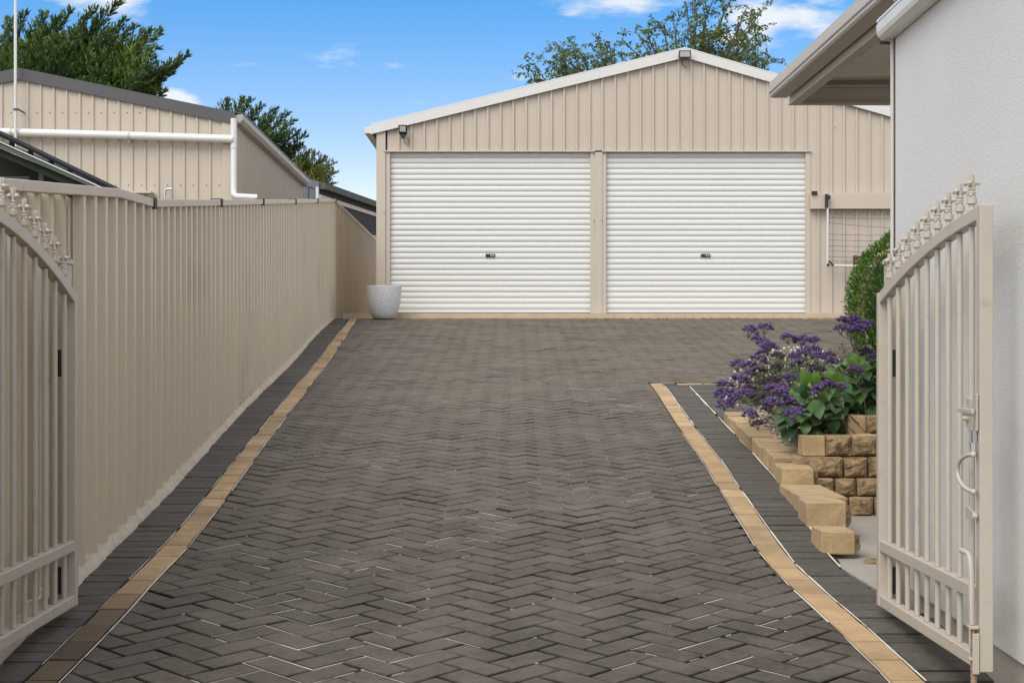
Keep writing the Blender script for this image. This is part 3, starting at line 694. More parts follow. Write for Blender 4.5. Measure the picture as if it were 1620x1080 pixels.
def gate(side, X0, X1, YF, YN, arch, lab, hw):
    """side +1 right, -1 left; from the hinged end YF (far) to the free end YN (near)"""
    rt = empty('driveway_gate', (X0, YF, .52), lab, 'gate', 'pair of open driveway gates')
    fx = lambda t: lerp(X0, X1, t/(YF-YN)); fy = lambda t: YF-t; T = YF-YN
    zb = .525; zt_ = lambda t: 1.5+arch(t)
    s = .04
    # stiles
    for t, top_ in ((.02, zt_(0)+.01), (T-.02, zt_(T)+.0)):
        m = MB(); m.box(fx(t)-.02, fx(t)+.02, fy(t)-.02, fy(t)+.02, zb, top_); m.build('stile', M['gate'], rt, bevel=.003)
    for za in (zb, .728):
        m = MB(); m.hexa([(fx(.041)-.018,fy(.041),za),(fx(.041)+.018,fy(.041),za),(fx(T-.041)+.018,fy(T-.041),za),(fx(T-.041)-.018,fy(T-.041),za)], [(fx(.041)-.018,fy(.041),za+.04),(fx(.041)+.018,fy(.041),za+.04),(fx(T-.041)+.018,fy(T-.041),za+.04),(fx(T-.041)-.018,fy(T-.041),za+.04)])
        m.build('rail', M['gate'], rt, bevel=.003)
    m = MB(); n = 16; P = []
    for i in range(n+1):
        t = lerp(.0, T-.041, i/n); z = zt_(t)
        P += [(fx(t)-.0185,fy(t),z-.042),(fx(t)+.0185,fy(t),z-.042),(fx(t)+.0185,fy(t),z),(fx(t)-.0185,fy(t),z)]
    fs = [(4*i+j, 4*i+(j+1)%4, 4*i+4+(j+1)%4, 4*i+4+j) for i in range(n) for j in range(4)]+[(3,2,1,0),tuple(4*n+j for j in range(4))]
    m.add(P, fs); m.build('arched_rail', M['gate'], rt, bevel=.003)
    t = .12; k = 0
    while t < T-.03:
        x, y = fx(t), fy(t)
        m = MB(); m.tube([(x,y,.566),(x,y,.727)], .0095, 12); m.tube([(x,y,.769),(x,y,zt_(t)-.043)], .0095, 12); m.tube([(x,y,zt_(t)-.004),(x,y,zt_(t)+.03)], .0088, 12)
        m.build('bar', M['gate'], rt, smooth=40)
        fo = bpy.data.objects.new('finial', FIN); COL.objects.link(fo); fo.parent = rt
        fo.location = Vector((x, y, zt_(t)+.026))-ORIG[rt.name]; fo.rotation_euler.z = rnd(-.15, .15); fo.scale = (1.22, 1.22, 1.0)
        t += .1235
    for z in (1.42, .62):  # black blocks standing in for the dark gap between stile and post
        m = MB(); m.box(X0+side*.035-.012, X0+side*.035+.012, YF-.045, YF-.02, z-.05, z+.05); m.build('hinge_gap', M['black'], rt, bevel=.003)
    if hw:
        # latch, loop handle, drop bolt on the driveway side
        xi = fx(T)-side*.0; xs = fx(T)-.02*side
        m = MB(); xq = X1-.022
        yN = YN+.02
        m.box(xq-.006, xq-.0005, yN-.012, yN+.012, 1.235, 1.345)
        m.box(xq-.020, xq-.010, yN-.005, yN+.145, 1.286, 1.300)
        m.prism([(xq-.012,yN+.0,1.283),(xq-.012,yN+.125,1.283),(xq-.012,yN+.06,1.235),(xq-.012,yN+.02,1.235)], (.006,0,0))
        m.box(xq-.012, xq-.006, yN+.03, yN+.08, 1.303, 1.33)
        m.tube([(xq-.03,yN+.055,1.27),(xq-.01,yN+.055,1.27)], .007, 8)
        m.build('latch', M['gate'], rt, bevel=.002)
        m = MB(); m.box(xq-.014, xq-.002, yN+.0, yN+.018, 1.19, 1.236); m.tube([(xq-.008,yN+.009,1.175),(xq-.008,yN+.009,1.20)], .012, 6); m.build('latch_bolt', M['steel'], rt)
        m = MB(); pts = []
        for i in range(13):
            a = math.pi*i/12; pts.append((xq-.012-.055*math.sin(a)*.35, yN+.0+.105*math.sin(a), 1.11-.055*math.cos(a)*-1-.0))
        m.tube(pts, .0065, 8); m.ball(pts[0], .0095); m.ball(pts[-1], .0095); m.build('handle', M['gate'], rt, smooth=60)
        m = MB(); m.tube([(xq-.014,yN-.01,.66),(xq-.014,yN-.01,.60),(xq-.014,yN-.01,.30)], .0095, 8); m.build('drop_bolt', M['rusty'], rt, smooth=40)
        m = MB(); m.tube([(xq-.016,yN+.115,.868),(xq-.018,yN+.03,.868),(xq-.02,yN+.004,.855),(xq-.02,yN-.004,.83),(xq-.018,yN-.006,.665)], .0085, 8); m.ball((xq-.016,yN+.115,.868), .0088); m.build('drop_bolt_lever', M['gate'], rt, smooth=40)
        m = MB(); m.box(xq-.03, xq-.0005, yN-.022, yN+.006, .652, .662); m.box(xq-.028, xq-.0005, yN-.022, yN+.006, .56, .568); m.box(xq-.020, xq-.0005, yN-.024, yN-.004, .52, .64); m.build('bolt_guide', M['gate'], rt, bevel=.002)
        m = MB(); m.prism([(xq-.01,yN-.005,.99),(xq-.01,yN+.09,1.005),(xq-.01,yN+.09,.965),(xq-.01,yN-.005,.975)], (.008,0,0)); m.tube([(xq-.016,yN+.0,.983),(xq-.002,yN+.0,.983)], .009, 8); m.build('catch_plate', M['gate'], rt)
    return rt
gate(1, 1.372, 1.40, 6.1, 4.845, lambda t: .17+.30*t-.09*t*t, 'open beige bar gate with latch and drop bolt against the white house wall', True)
gate(-1, -1.63, -1.625, 6.1, 4.6, lambda t: .17+.40*t-.145*t*t, 'open beige bar gate folded back along the ribbed fence', False)
for X, lab in ((1.442, 'beige square gate post with flat cap at the hinged end of the right gate'), (-1.70, 'beige square gate post with flat cap at the hinged end of the left gate')):
    e = empty('gate_post', (X, 6.19, g0(6.19)-.05), lab, 'gate post', 'posts carrying the driveway gates')
    m = MB(); m.box(X-.034, X+.034, 6.156, 6.224, g0(6.19)-.05, 1.79); m.build('shaft', M['gate'], e, bevel=.003)
    m = MB(); m.box(X-.04, X+.04, 6.15, 6.23, 1.79, 1.803); m.hexa([(X-.04,6.15,1.8031),(X+.04,6.15,1.8031),(X+.04,6.23,1.8031),(X-.04,6.23,1.8031)], [(X-.024,6.166,1.817),(X+.024,6.166,1.817),(X+.024,6.214,1.817),(X-.024,6.214,1.817)]); m.build('cap', M['gate'], e, bevel=.002)

# ------------------------------------------------------------ house on the right
HX = lambda y: 1.422+.0188*y
ho = empty('house', (HX(5), 5, .4), 'white rendered house wall with cream gutter at the right edge', 'house')
zsk = 1.5-.955; YC = 6.66
m = MB(); m.hexa([(HX(-3),-3,zsk),(4.5,-3,zsk),(4.5,YC,zsk),(HX(YC),YC,zsk)], [(HX(-3),-3,3.4),(4.5,-3,3.4),(4.5,YC,3.4),(HX(YC),YC,3.4)])
m.build('wall', M['stucco'], ho)
m = MB(); o = .012; m.hexa([(HX(-3)+o,-3,-.5),(4.4,-3,-.5),(4.4,YC-o,-.5),(HX(YC)+o,YC-o,-.5)], [(HX(-3)+o,-3,zsk-.001),(4.4,-3,zsk-.001),(4.4,YC-o,zsk-.001),(HX(YC)+o,YC-o,zsk-.001)])
m.build('plinth', M['plinth'], ho)
m = MB(); m.box(HX(YC)-.011, HX(YC)+.02, YC+.001, YC+.014, zsk, 2.78); m.build('corner_trim', M['white_trim'], ho, bevel=.002)
m = MB(); m.box(HX(YC)-.004, HX(YC)-.0005, YC-.03, YC-.012, zsk, 2.74); m.build('sealant', M['brownw'], ho)
# quad gutter on the wall
def sweep(mb, prof, ya, yb, xf, zsl=0):
    n = len(prof); vs = [(xf(ya)+a, ya, b) for a, b in prof]+[(xf(yb)+a, yb, b+zsl) for a, b in prof]
    mb.add(vs, [tuple(range(n)), tuple(range(2*n-1, n-1, -1))]+[(i, i+n, (i+1)%n+n, (i+1)%n) for i in range(n)])
zq = 1.5+1.222
m = MB(); sweep(m, [(-.002,zq),(-.040,zq),(-.058,zq+.014),(-.064,zq+.030),(-.066,zq+.062),(-.060,zq+.066),(-.060,zq+.070),(-.066,zq+.074),(-.064,zq+.084),(-.050,zq+.088),(-.044,zq+.096),(-.002,zq+.104)], YC+.03, -3, HX); m.build('gutter', M['gutter'], ho, bevel=.003)
m = MB(); sweep(m, [(-.002,zq-.012),(-.05,zq-.010),(-.05,zq+.0),(-.002,zq-.004)], YC+.05, YC+.031, HX); sweep(m, [(-.004,zq+.112),(-.05,zq+.099),(-.05,zq+.105),(-.004,zq+.13)], YC+.03, -3, HX); m.build('roof_edge', M['brownw'], ho)

# awning behind the house corner
aw = empty('awning', (1.7, 9, 2.9), 'beige flat awning with ribbed ceiling and gutter behind the house corner', 'awning')
AX = lambda y: 1.665-.009*(y-9.9)
YE = 9.9; zb_ = 1.5+1.42
m = MB(); sweep(m, [(0,zb_),(.058,zb_),(.058,zb_+.01),(.05,zb_+.012),(.05,zb_+.10),(.058,zb_+.102),(.058,zb_+.115),(0,zb_+.115),(0,zb_+.102),(.006,zb_+.10),(.006,zb_+.014),(0,zb_+.012)], YE, 6.8, AX); m.build('side_beam', M['awn'], aw)
gxo = lambda y: AX(y)-.118; zg = 1.5+1.468
m = MB(); sweep(m, [(.112,zg),(.02,zg),(.010,zg+.010),(.010,zg+.024),(.002,zg+.030),(.0,zg+.060),(.006,zg+.066),(.004,zg+.088),(.014,zg+.098),(.022,zg+.094),(.112,zg+.104)], YE+.02, 6.7, gxo); m.build('gutter', M['awn'], aw, smooth=30)
m = MB(); m.box(AX(YE)+.060, 3.3, YE-.045, YE-.001, zb_, zb_+.012); m.box(AX(YE)+.060, 3.3, YE-.012, YE-.001, zb_+.013, zb_+.105); m.box(AX(YE)+.060, 3.3, YE-.045, YE-.001, zb_+.106, zb_+.118); m.box(AX(YE)-.015, 3.3, YE+.001, YE+.01, zb_+.09, zb_+.20); m.build('end_beam', M['awn'], aw)
m = MB(); S = []; y = 6.75; zc = zb_+.135
k = 0
while y < YE:
    S += [(y, .02), (y+.13, .02), (y+.14, -.018), (y+.18, -.018)] ; y += .19
S = [q for q in S if q[0] < YE-.30]+[(YE+.1, 0)]
V_ = []
for y, h in S: V_ += [(AX(y)-.02, y, zc+h), (3.3, y, zc+h+.03)]
m.add(V_, [(2*i, 2*i+1, 2*i+3, 2*i+2) for i in range(len(S)-1)])
m.hexa([(AX(6.75)-.02,6.75,zc+.04),(3.3,6.75,zc+.07),(3.3,YE+.1,zc+.07),(AX(YE)-.02,YE+.1,zc+.04)], [(AX(6.75)-.02,6.75,zc+.06),(3.3,6.75,zc+.09),(3.3,YE+.1,zc+.09),(AX(YE)-.02,YE+.1,zc+.06)])
m.build('roof_sheet', M['ceil'], aw)

# ------------------------------------------------------------ garden bed and block walls
BT = lambda y: 1.5-(.683-.067*(y-8.86))        # top of the edging row
bed_z = lambda x, y: BT(y)-.030+.118*min(1,max(0,(x-1.60)/.25))+.01*noise.noise(Vector((x*3, y*3, 0)))
m = MB(); xs = frange(1.54, 3.3, .12); ys = frange(9.16, 11.6, .15); grid_sheet(m, xs, ys, bed_z)
struct(m.build('bed_soil', M['soil'], smooth=True), 'soil of the raised garden bed')
gr = MB()
def pebble(mb, x, y, z, r):
    mb.tone = rnd(-.45, .6)
    a = rnd(0, 3.14); ca, sa = math.cos(a), math.sin(a); e = rnd(.6, 1); f = rnd(.35, .6); vs = []
    for dx, dy, dz in ((1,0,0),(.2,.95,.1),(-1,.1,0),(-.1,-1,.1),(.3,.2,1),(-.35,-.2,.9),(0,0,-.8)):
        dx *= r*rnd(.8,1.2); dy *= r*e*rnd(.8,1.2); vs.append((x+dx*ca-dy*sa, y+dx*sa+dy*ca, z+dz*r*f))
    mb.add(vs, [(0,1,4),(1,5,4),(1,2,5),(2,3,5),(3,4,5),(3,0,4),(0,6,1),(1,6,2),(2,6,3),(3,6,0)])
for i in range(6500):
    x = rnd(1.60, 2.6); y = rnd(9.17, 11.5)
    if x > 2.1 and random.random() < .5: continue
    pebble(gr, x, y, bed_z(x, y)+rnd(.0, .012), rnd(.006, .0145))
tag(gr.build('gravel', M['gravel']), 'mixed brown pebbles covering the garden bed', 'gravel', kind='stuff')

bw = empty('retaining_wall', (1.6, 8.9, .5), 'stepped sandstone block wall holding up the flower bed', 'retaining wall')
def block(x0, x1, y0, y1, z0, z1, rough=(), cham=(), skew=0.0, lab=None):
    """smooth cast block with split faces on the named sides (front, right)"""
    m = MB(); m.tone = random.gauss(0, .2)
    xe = x1-.035 if 'right' in rough else x1
    ye = y0
    pts = [(x0, y0+skew), (xe, y0), (xe, y1), (x0, y1)]
    if 'left' in cham: pts = [(x0+.035, y0), (xe, y0), (xe, y1), (x0, y1), (x0, y0+.045)]
    jt = lambda: rnd(-.005, .005)
    lo = [(a+jt(), b+jt(), z0) for a, b in pts]; hi = [(a+jt(), b+jt(), z1+jt()*.8) for a, b in pts]; n0 = len(pts)
    m.add(lo+hi, [tuple(range(n0-1,-1,-1)), tuple(range(n0,2*n0))]+[(i,(i+1)%n0,(i+1)%n0+n0,i+n0) for i in range(n0)])
    o = m.build('block', M['block'], bw, bevel=.006, seg=2)
    if lab: o['label'] = lab
    if 'right' in rough or 'front' in rough:
        m = MB(); n = 7
        if 'right' in rough: A = Vector((xe-.012, y0+.003, 0)); B = Vector((xe-.012, y1-.003, 0)); nv = Vector((1, 0, 0))
        else: A = Vector((x0, y0, 0)); B = Vector((xe, y0, 0)); nv = Vector((0, -1, 0))
        nx_ = max(4, int((B-A).length/.022)); P = []
        for j in range(n+1):
            for i in range(nx_+1):
                u = i/nx_; v = j/n; p = A.lerp(B, u)
                ed = min(u*nx_, (1-u)*nx_, v*n, (1-v)*n)
                h = 0 if ed < .5 else .010+.016*min(ed, 2)**.8+.016*noise.noise(Vector((p.x*22+7, p.y*22, v*2.6+z0*9)))+rnd(-.004,.004)
                q = p+nv*max(h, 0.0); P.append((q.x, q.y, lerp(z0+.002, z1-.002, v)))
        fs = [(j*(nx_+1)+i, j*(nx_+1)+i+1, (j+1)*(nx_+1)+i+1, (j+1)*(nx_+1)+i) for j in range(n) for i in range(nx_)]
        m.add(P, fs); r_ = m.build('split_face', M['rough'], o)
    return o
# edging row along the paving, from the far end to the near end
yb = 11.62
while yb > 9.28:
    ln_ = .235; ya = yb-ln_+.010; dzb = rnd(-.007,.007); xe = interp(RB, (ya+yb)/2)+.012
    s_ = (interp(RB, yb)-interp(RB, ya))
    m = MB(); m.tone = random.gauss(0, .2)
    zt0, zt1 = BT(ya)+dzb, BT(yb)+dzb; jx = rnd(-.005,.007); xa0, xa1 = interp(RB, ya)+.012+jx, interp(RB, yb)+.012+jx; wd = rnd(.15, .25)
    m.hexa([(xa0,ya,zt0-.2),(xa0+wd,ya+.045,zt0-.2),(xa1+wd-.02,yb-.004,zt1-.2),(xa1,yb-.004,zt1-.2)], [(xa0,ya,zt0),(xa0+wd,ya+.045,zt0),(xa1+wd-.02,yb-.004,zt1),(xa1,yb-.004,zt1)])
    m.build('block', M['block'], bw, bevel=.006)
    yb -= ln_
block(1.468, 1.69, 9.06, 9.232, .690, .822)
block(1.455, 1.665, 8.86, 9.055, .694, .820, ('right',))
block(1.41, 1.63, 8.0, 8.70, .60, .744)
block(1.392, 1.61, 7.75, 7.99, .60, .742, ('right',), lab='sandy block with a dark stained corner')
block(1.352, 1.535, 7.16, 7.42, .572, .672, ('right',), ('left',), lab='lowest sandy block standing on the path end')
m = MB(); m.prism([(1.50,7.02,.53),(1.70,6.93,.53),(1.74,7.0,.53),(1.72,7.12,.53),(1.54,7.15,.53)], (0,0,.03)); m.build('footing', M['rough'], bw, bevel=.004)
# wall facing the camera
def course(Y, ytop, ybot, cuts, x_first_smooth=None, depth=.22):
    for i, (a, b) in enumerate(zip(cuts, cuts[1:])):
        xa, xb = (a-810)/FPX*Y, (b-810)/FPX*Y
        z1 = 1.5-(ytop-540)*Y/FPX; z0 = 1.5-(ybot-540)*Y/FPX
        block(xa+.003, xb-.006, Y+.03, Y+depth, z0+.0015, z1-.0015, ('front',))
course(9.0, 787, 818, [1290, 1326, 1345, 1385, 1425, 1466, 1506])
course(9.03, 757, 786, [1280, 1322.5, 1357, 1399, 1438, 1480])
course(9.06, 723, 756, [1262, 1337, 1375.5, 1416, 1458, 1500])
course(9.10, 689, 722, [1307, 1349, 1392, 1434, 1476])
block((1273-810)/FPX*9.1, (1306.6-810)/FPX*9.1, 9.125, 9.33, 1.5-(722-540)*9.1/FPX, 1.5-(689-540)*9.1/FPX-.002)
course(9.32, 657, 687.6, [1371, 1412, 1454, 1500])
block((1344-810)/FPX*9.32, (1370.6-810)/FPX*9.32, 9.345, 9.54, 1.5-(687.6-540)*9.32/FPX, 1.5-(657-540)*9.32/FPX-.002)
for o in list(bw.children): pass

# ------------------------------------------------------------ foliage helpers
def leafquad(mb, p, d, up, L, W_, fold=0.15, droop=.1):
    d = d.normalized(); s_ = d.cross(up)
    if s_.length < .01: s_ = d.cross(Vector((1,0,0)))
    s_.normalize(); n = s_.cross(d)
    a = p; m_ = p+d*L*.5; e = p+d*L-Vector((0,0,droop*L))
    mb.add([a, m_+s_*W_*.5+n*fold*W_, e, m_-s_*W_*.5+n*fold*W_, m_-n*.02*L], [(0,1,4),(1,2,4),(2,3,4),(3,0,4)])
def leaf2(mb, p, d, up, L, W_):
    d = d.normalized(); s_ = d.cross(up)
    if s_.length < .01: s_ = d.cross(Vector((1,0,0)))
    s_.normalize()
    mb.add([p, p+d*L*.45+s_*W_*.5, p+d*L, p+d*L*.45-s_*W_*.5], [(0,1,2,3)])
def rv():
    while True:
        v = Vector((rnd(-1,1), rnd(-1,1), rnd(-1,1)))
        if .05 < v.length < 1: return v.normalized()
def broad_leaf(mb, p, d, up, L, W_, curl, cup=.2, tone=.2):
    d = d.normalized(); s_ = d.cross(up); s_.normalize(); n = s_.cross(d).normalized(); mb.tone = tone
    prof = [0, .35, .75, .98, 1.0, .82, .45, .05]; K = len(prof)-1; P = []
    ph = rnd(0, 6)
    for i, w_ in enumerate(prof):
        t = i/K; ang = curl*t; c = p+d*(L*math.sin(ang)/max(curl,1e-3) if abs(curl) > .01 else L*t)-n*(L*(1-math.cos(ang))/max(abs(curl),1e-3)*(1 if curl > 0 else -1))
        for j in (-1, -.5, 0, .5, 1):
            P.append(c+s_*(j*w_*W_/2)+n*(abs(j)**1.6*w_*W_*cup+.035*W_*math.sin(ph+t*9+j*2)*abs(j)))
    mb.add(P, [(5*i+j, 5*i+j+1, 5*i+j+6, 5*i+j+5) for i in range(K) for j in range(4)])
def copyleft(): pass

# ------------------------------------------------------------ flowers in the bed
def bloom(mb, stem, c, r, flat=.55, n=11, dens=26, pr=.0055, toneb=0):
    c = Vector(c)
    ax = Vector((rnd(-.3,.3), rnd(-.5,.1), 1)).normalized()
    hub = c-ax*r*1.0
    for i in range(n):
        th = 2.4*i+rnd(-.3,.3); rr = r*math.sqrt((i+.5)/n)*.85
        a = ax.orthogonal().normalized(); b = ax.cross(a)
        q = c+(a*math.cos(th)+b*math.sin(th))*rr+ax*(r*.62*(1-(rr/r)**2)-r*.30)+rv()*r*.08
        stem.tube([hub, hub.lerp(q, .5)+rv()*.004, q-ax*.006], .0012, 3, False)
        rs = r*rnd(.20, .36); tb = rnd(-.25, .15)+toneb
        for k in range(dens*2):
            if k == 0: mb.tone = max(.01, tb-.05); mb.ball(q-Vector((0,0,rs*.1)), rs*.62, rs*.62, rs*.5, 6, 4)
            v = rv()
            if v.z < -.6: continue
            p = q+Vector((v.x*rs, v.y*rs, v.z*rs*.85))*rnd(.75,1.22)
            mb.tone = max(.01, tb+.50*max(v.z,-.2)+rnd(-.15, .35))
            t1 = v.cross(rv()).normalized()
            leaf2(mb, p-t1*pr*.6, t1+v*.3, v, pr*rnd(.9,1.5), pr*rnd(.7,1.1))
    return hub
def flower_plant(name, base, heads, lab, cat, matn='purple', parts=True, stemr=.0022, leaves=0, group=None):
    e = empty(name, base, lab, cat, group); st = MB()
    B = Vector(base)
    for (px, py, w_, Y, fade) in heads:
        c = at(px, py, Y); fl = MB(); r = w_*.57*Y/FPX
        hub = bloom(fl, st, c, r, .5, max(5, int(r*210)), 34, .0068, -.1 if fade else .08)
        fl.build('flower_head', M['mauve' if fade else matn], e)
        rt = B+Vector((rnd(-.06,.06), rnd(-.06,.06), .03))
        mid = rt.lerp(hub, .55)+Vector((rnd(-.02,.02), 0, rnd(.01,.05)))
        mid2 = rt.lerp(hub, .82)+Vector((rnd(-.01,.01), 0, rnd(.005,.03)))
        st.tube([rt, mid, mid2, hub], [stemr*1.3, stemr, stemr*.8, stemr*.6], 5)
    st.build('stems', M['stem'], e)
    return e
heads1 = [(1187,521,26,10.6,0),(1211,517,24,10.9,0),(1197,535,18,10.7,0),(1208,540,24,10.5,0),(1216,547,28,10.2,0),(1208,556,22,10.3,0),
 (1245,533,22,10.9,0),(1270,538,30,10.9,0),(1288,537,20,11.0,0),(1284,553,28,10.4,0),(1262,561,28,10.2,0),(1296,563,26,10.0,0),(1263,573,22,10.0,0),
 (1166,575,24,10.5,0),(1185,578,26,10.3,0),(1201,568,26,10.3,0),(1200,585,24,10.0,1),(1187,590,20,10.1,0),(1172,600,30,10.3,0),(1148,608,26,10.2,0),
 (1140,622,24,10.2,0),(1152,622,24,10.1,0),(1145,638,24,10.0,0),(1158,634,22,10.0,0),(1176,622,28,9.9,0),(1197,628,30,9.8,1),(1186,614,22,10.0,1),
 (1222,616,34,9.4,0),(1240,612,22,9.5,0),(1236,620,24,9.3,0),(1222,637,34,9.1,0),(1250,634,24,9.3,0),(1215,645,20,9.2,1),(1187,655,26,9.6,0),(1198,670,20,9.5,1),
 (1256,652,32,8.97,0),(1292,583,26,9.8,1),(1276,588,20,9.8,0),(1248,596,22,9.8,0),(1225,600,22,9.9,1),(1230,580,20,10.2,1),(1210,606,20,10.0,1),(1318,572,26,9.9,0),(1310,562,20,10.1,1),(1232,563,22,10.4,1)]
flower_plant('sea_lavender', (1.95, 9.75, bed_z(1.95, 9.75)), heads1, 'sprawling purple sea lavender leaning over the tan edging blocks', 'flowering plant')
heads2 = [(1296,614,26,9.15,0),(1311,608,24,9.15,0),(1328,611,24,9.15,0),(1287,622,16,9.1,0),(1354,584,24,9.4,0)]
flower_plant('sea_lavender', (2.0, 9.35, bed_z(2.0, 9.35)), heads2, 'low purple sea lavender heads resting over the broad green leaves', 'flowering plant')
heads3 = [(1336,506,22,9.9,0),(1346,511,26,9.9,0),(1354,505,22,9.9,0),(1329,519,20,9.85,0),(1342,521,18,9.8,0),(1361,520,24,9.85,0),(1371,514,22,9.9,0),(1350,516,20,9.85,0)]
def tall_plant():
    base = Vector((2.1, 9.85, bed_z(2.1, 9.85)))
    e = empty('sea_lavender', base, 'single tall sea lavender stem with a round purple cluster near the hedge', 'flowering plant'); st = MB()
    fork = at(1352, 566, 9.85); st.tube([base, base.lerp(fork, .5)+Vector((.01,0,0)), fork], [.005,.004,.0035], 6)
    f2 = at(1348, 541, 9.85); f3 = at(1355, 543, 9.85); st.tube([fork, f2], .003, 5); st.tube([fork, f3], .003, 5)
    for i, (px, py, w_, Y, f) in enumerate(heads3):
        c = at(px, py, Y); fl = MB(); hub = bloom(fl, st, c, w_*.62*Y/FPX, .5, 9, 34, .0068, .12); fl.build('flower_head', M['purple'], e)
        st.tube([f2 if px < 1350 else f3, hub], .0018, 4)
    st.build('stems', M['stem'], e)
tall_plant()
heads4 = [(1370,556,24,10.0,1),(1385,566,26,9.9,1),(1396,560,24,10.0,1),(1374,572,20,9.9,1),(1388,578,20,9.9,1)]
flower_plant('sea_lavender', (2.22, 9.9, bed_z(2.22, 9.9)), heads4, 'faded dull mauve sea lavender beside the right gate', 'flowering plant')
# dried seed heads
e = empty('dried_flower', (2.0, 10.3, bed_z(2.0, 10.3)), 'dry brown see-through seed heads behind the broad leaves', 'dried plant'); st = MB()
for (px, py) in ((1322,556),(1336,550),(1345,558),(1352,548),(1330,566),(1316,566),(1362,552),(1340,570)):
    c = at(px, py, 10.2); b = Vector((2.0+rnd(-.04,.04), 10.3, bed_z(2, 10.3))); st.tube([b, b.lerp(c,.6)+Vector((0,0,.02)), c-Vector((0,0,.03))], .0018, 4)
    for k in range(16):
        v = rv(); v.z = abs(v.z); q = c+Vector((v.x*.045, v.y*.045, v.z*.03)); st.tube([c-Vector((0,0,.03)), q], .0009, 3, False); st.ball(q, .0035, n=5, m=3)
st.build('seed_heads', M['stem'], e)
# white flowered bush behind
wb = Vector((1.85, 10.75, bed_z(1.85, 10.75)))
e = empty('white_flower_bush', wb, 'airy bush with tiny white flowers behind the purple heads', 'flowering plant')
lf = MB(); fl = MB(); st = MB()
for i in range(4200):
    v = rv(); v.z = abs(v.z); rr = rnd(.1, 1)**.5*.92
    p = wb+Vector((v.x*.40*rr, v.y*.28*rr, .05+v.z*.36*rr))
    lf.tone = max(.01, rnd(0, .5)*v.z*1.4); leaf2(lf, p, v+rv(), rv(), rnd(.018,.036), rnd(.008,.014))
for i in range(430):
    v = rv(); v.z = abs(v.z); 
    p = wb+Vector((v.x*.48, v.y*.34, .05+v.z*.38))*1
    if i % 20 == 0: st.tube([wb+Vector((v.x*.2, v.y*.15, .1)), p], .0012, 3, False)
    for k in range(5):
        leaf2(fl, p, Vector((math.cos(k*1.256), math.sin(k*1.256)*.6-.5, math.sin(k*1.256)*.8)), rv(), .0082, .0078)
lf.build('leaves', M['leaf'], e); fl.build('flowers', M['whitef'], e); st.build('stems', M['stem'], e)
# broad leaves
def leafy(base, pts, lab, sz=(.095,.15)):
    base = Vector(base); e = empty('broad_leaf_plant', base, lab, 'leafy plant', 'broad leaved plants in the garden bed'); mb = MB(); st = MB()
    for (px, py, Y, bright) in pts:
        c = at(px, py, Y); out = (c-base); out.z *= .35
        d = (out.normalized()+Vector((rnd(-.5,.5), rnd(-.6,.1), rnd(-.5,.5)+(.5 if bright > .5 else -.15))))
        L = rnd(*sz)*(1.0 if bright < .7 else .85)
        root = c-d.normalized()*L*.4
        up = Vector((rnd(-.3,.3), -.55+rnd(-.3,.2), 1)).normalized()
        if abs(d.normalized().dot(up)) > .9: up = Vector((.2,-1,.2))
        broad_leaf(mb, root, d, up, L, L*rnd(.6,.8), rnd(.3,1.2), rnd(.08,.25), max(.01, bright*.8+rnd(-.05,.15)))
        st.tube([base+Vector((rnd(-.05,.05),rnd(-.03,.03),.01)), base.lerp(root,.6)+Vector((0,0,.02)), root], [.004,.0035,.003], 5)
    mb.build('leaves', M['leaf'], e, smooth=True); st.build('stems', M['stem'], e)
random.seed(21)
P1 = []
for i in range(150):
    px = rnd(1238, 1334); py = rnd(598, 690)
    if px < 1262 and py < 615: continue
    if py < 575+ (1334-px)*.25: continue
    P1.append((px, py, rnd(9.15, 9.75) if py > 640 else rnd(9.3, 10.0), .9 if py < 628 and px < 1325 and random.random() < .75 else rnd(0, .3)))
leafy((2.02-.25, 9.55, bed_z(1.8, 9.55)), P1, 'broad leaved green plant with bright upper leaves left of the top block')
P2 = []
for i in range(150):
    px = rnd(1318, 1412); py = rnd(568, 655)
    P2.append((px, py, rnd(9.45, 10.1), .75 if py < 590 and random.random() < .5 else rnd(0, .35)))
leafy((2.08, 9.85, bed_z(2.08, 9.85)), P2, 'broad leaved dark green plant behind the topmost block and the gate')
# rounded hedge
def hedge():
    c = Vector((3.42, 14.2, g0(14.2))); e = empty('hedge_shrub', c, 'rounded clipped green shrub beyond the house corner', 'shrub')
    H = 1.36; rx, ry = .53, .5
    m = MB()
    for i in range(16000):
        v = rv(); 
        if v.y > .55: continue
        t = rnd(.80, 1.0)+.06*noise.noise(v*4)
        hz = .68+v.z*.68
        wv = 1.0 if hz < .7 else math.sqrt(max(0, 1-((hz-.7)/.68)**2.6))
        hxy = Vector((v.x, v.y, 0)); 
        if hxy.length < .01: continue
        if v.z < .55: hxy = hxy.normalized()*max(hxy.length, .86)
        p = c+Vector((hxy.x*rx*t*max(wv,.0), hxy.y*ry*t*max(wv,.0), hz*(.93+.07*t)+.03*noise.noise(v*5)))
        d = Vector((hxy.x, hxy.y, 0))*.8+Vector((0,0,.9))+rv()*.75
        m.tone = max(.01, rnd(-.3, .75)+ .5*noise.noise(v*6))
        leafquad(m, p, d, rv(), rnd(.03,.055), rnd(.011,.018))
    m.build('leaves', M['hedge'], e)
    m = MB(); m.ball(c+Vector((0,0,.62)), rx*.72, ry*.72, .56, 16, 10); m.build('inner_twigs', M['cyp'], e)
    m = MB(); m.tube([c-Vector((0,0,.05)), c+Vector((0,0,.5))], .04, 8); m.build('trunk', M['bark'], e)
random.seed(5); hedge()

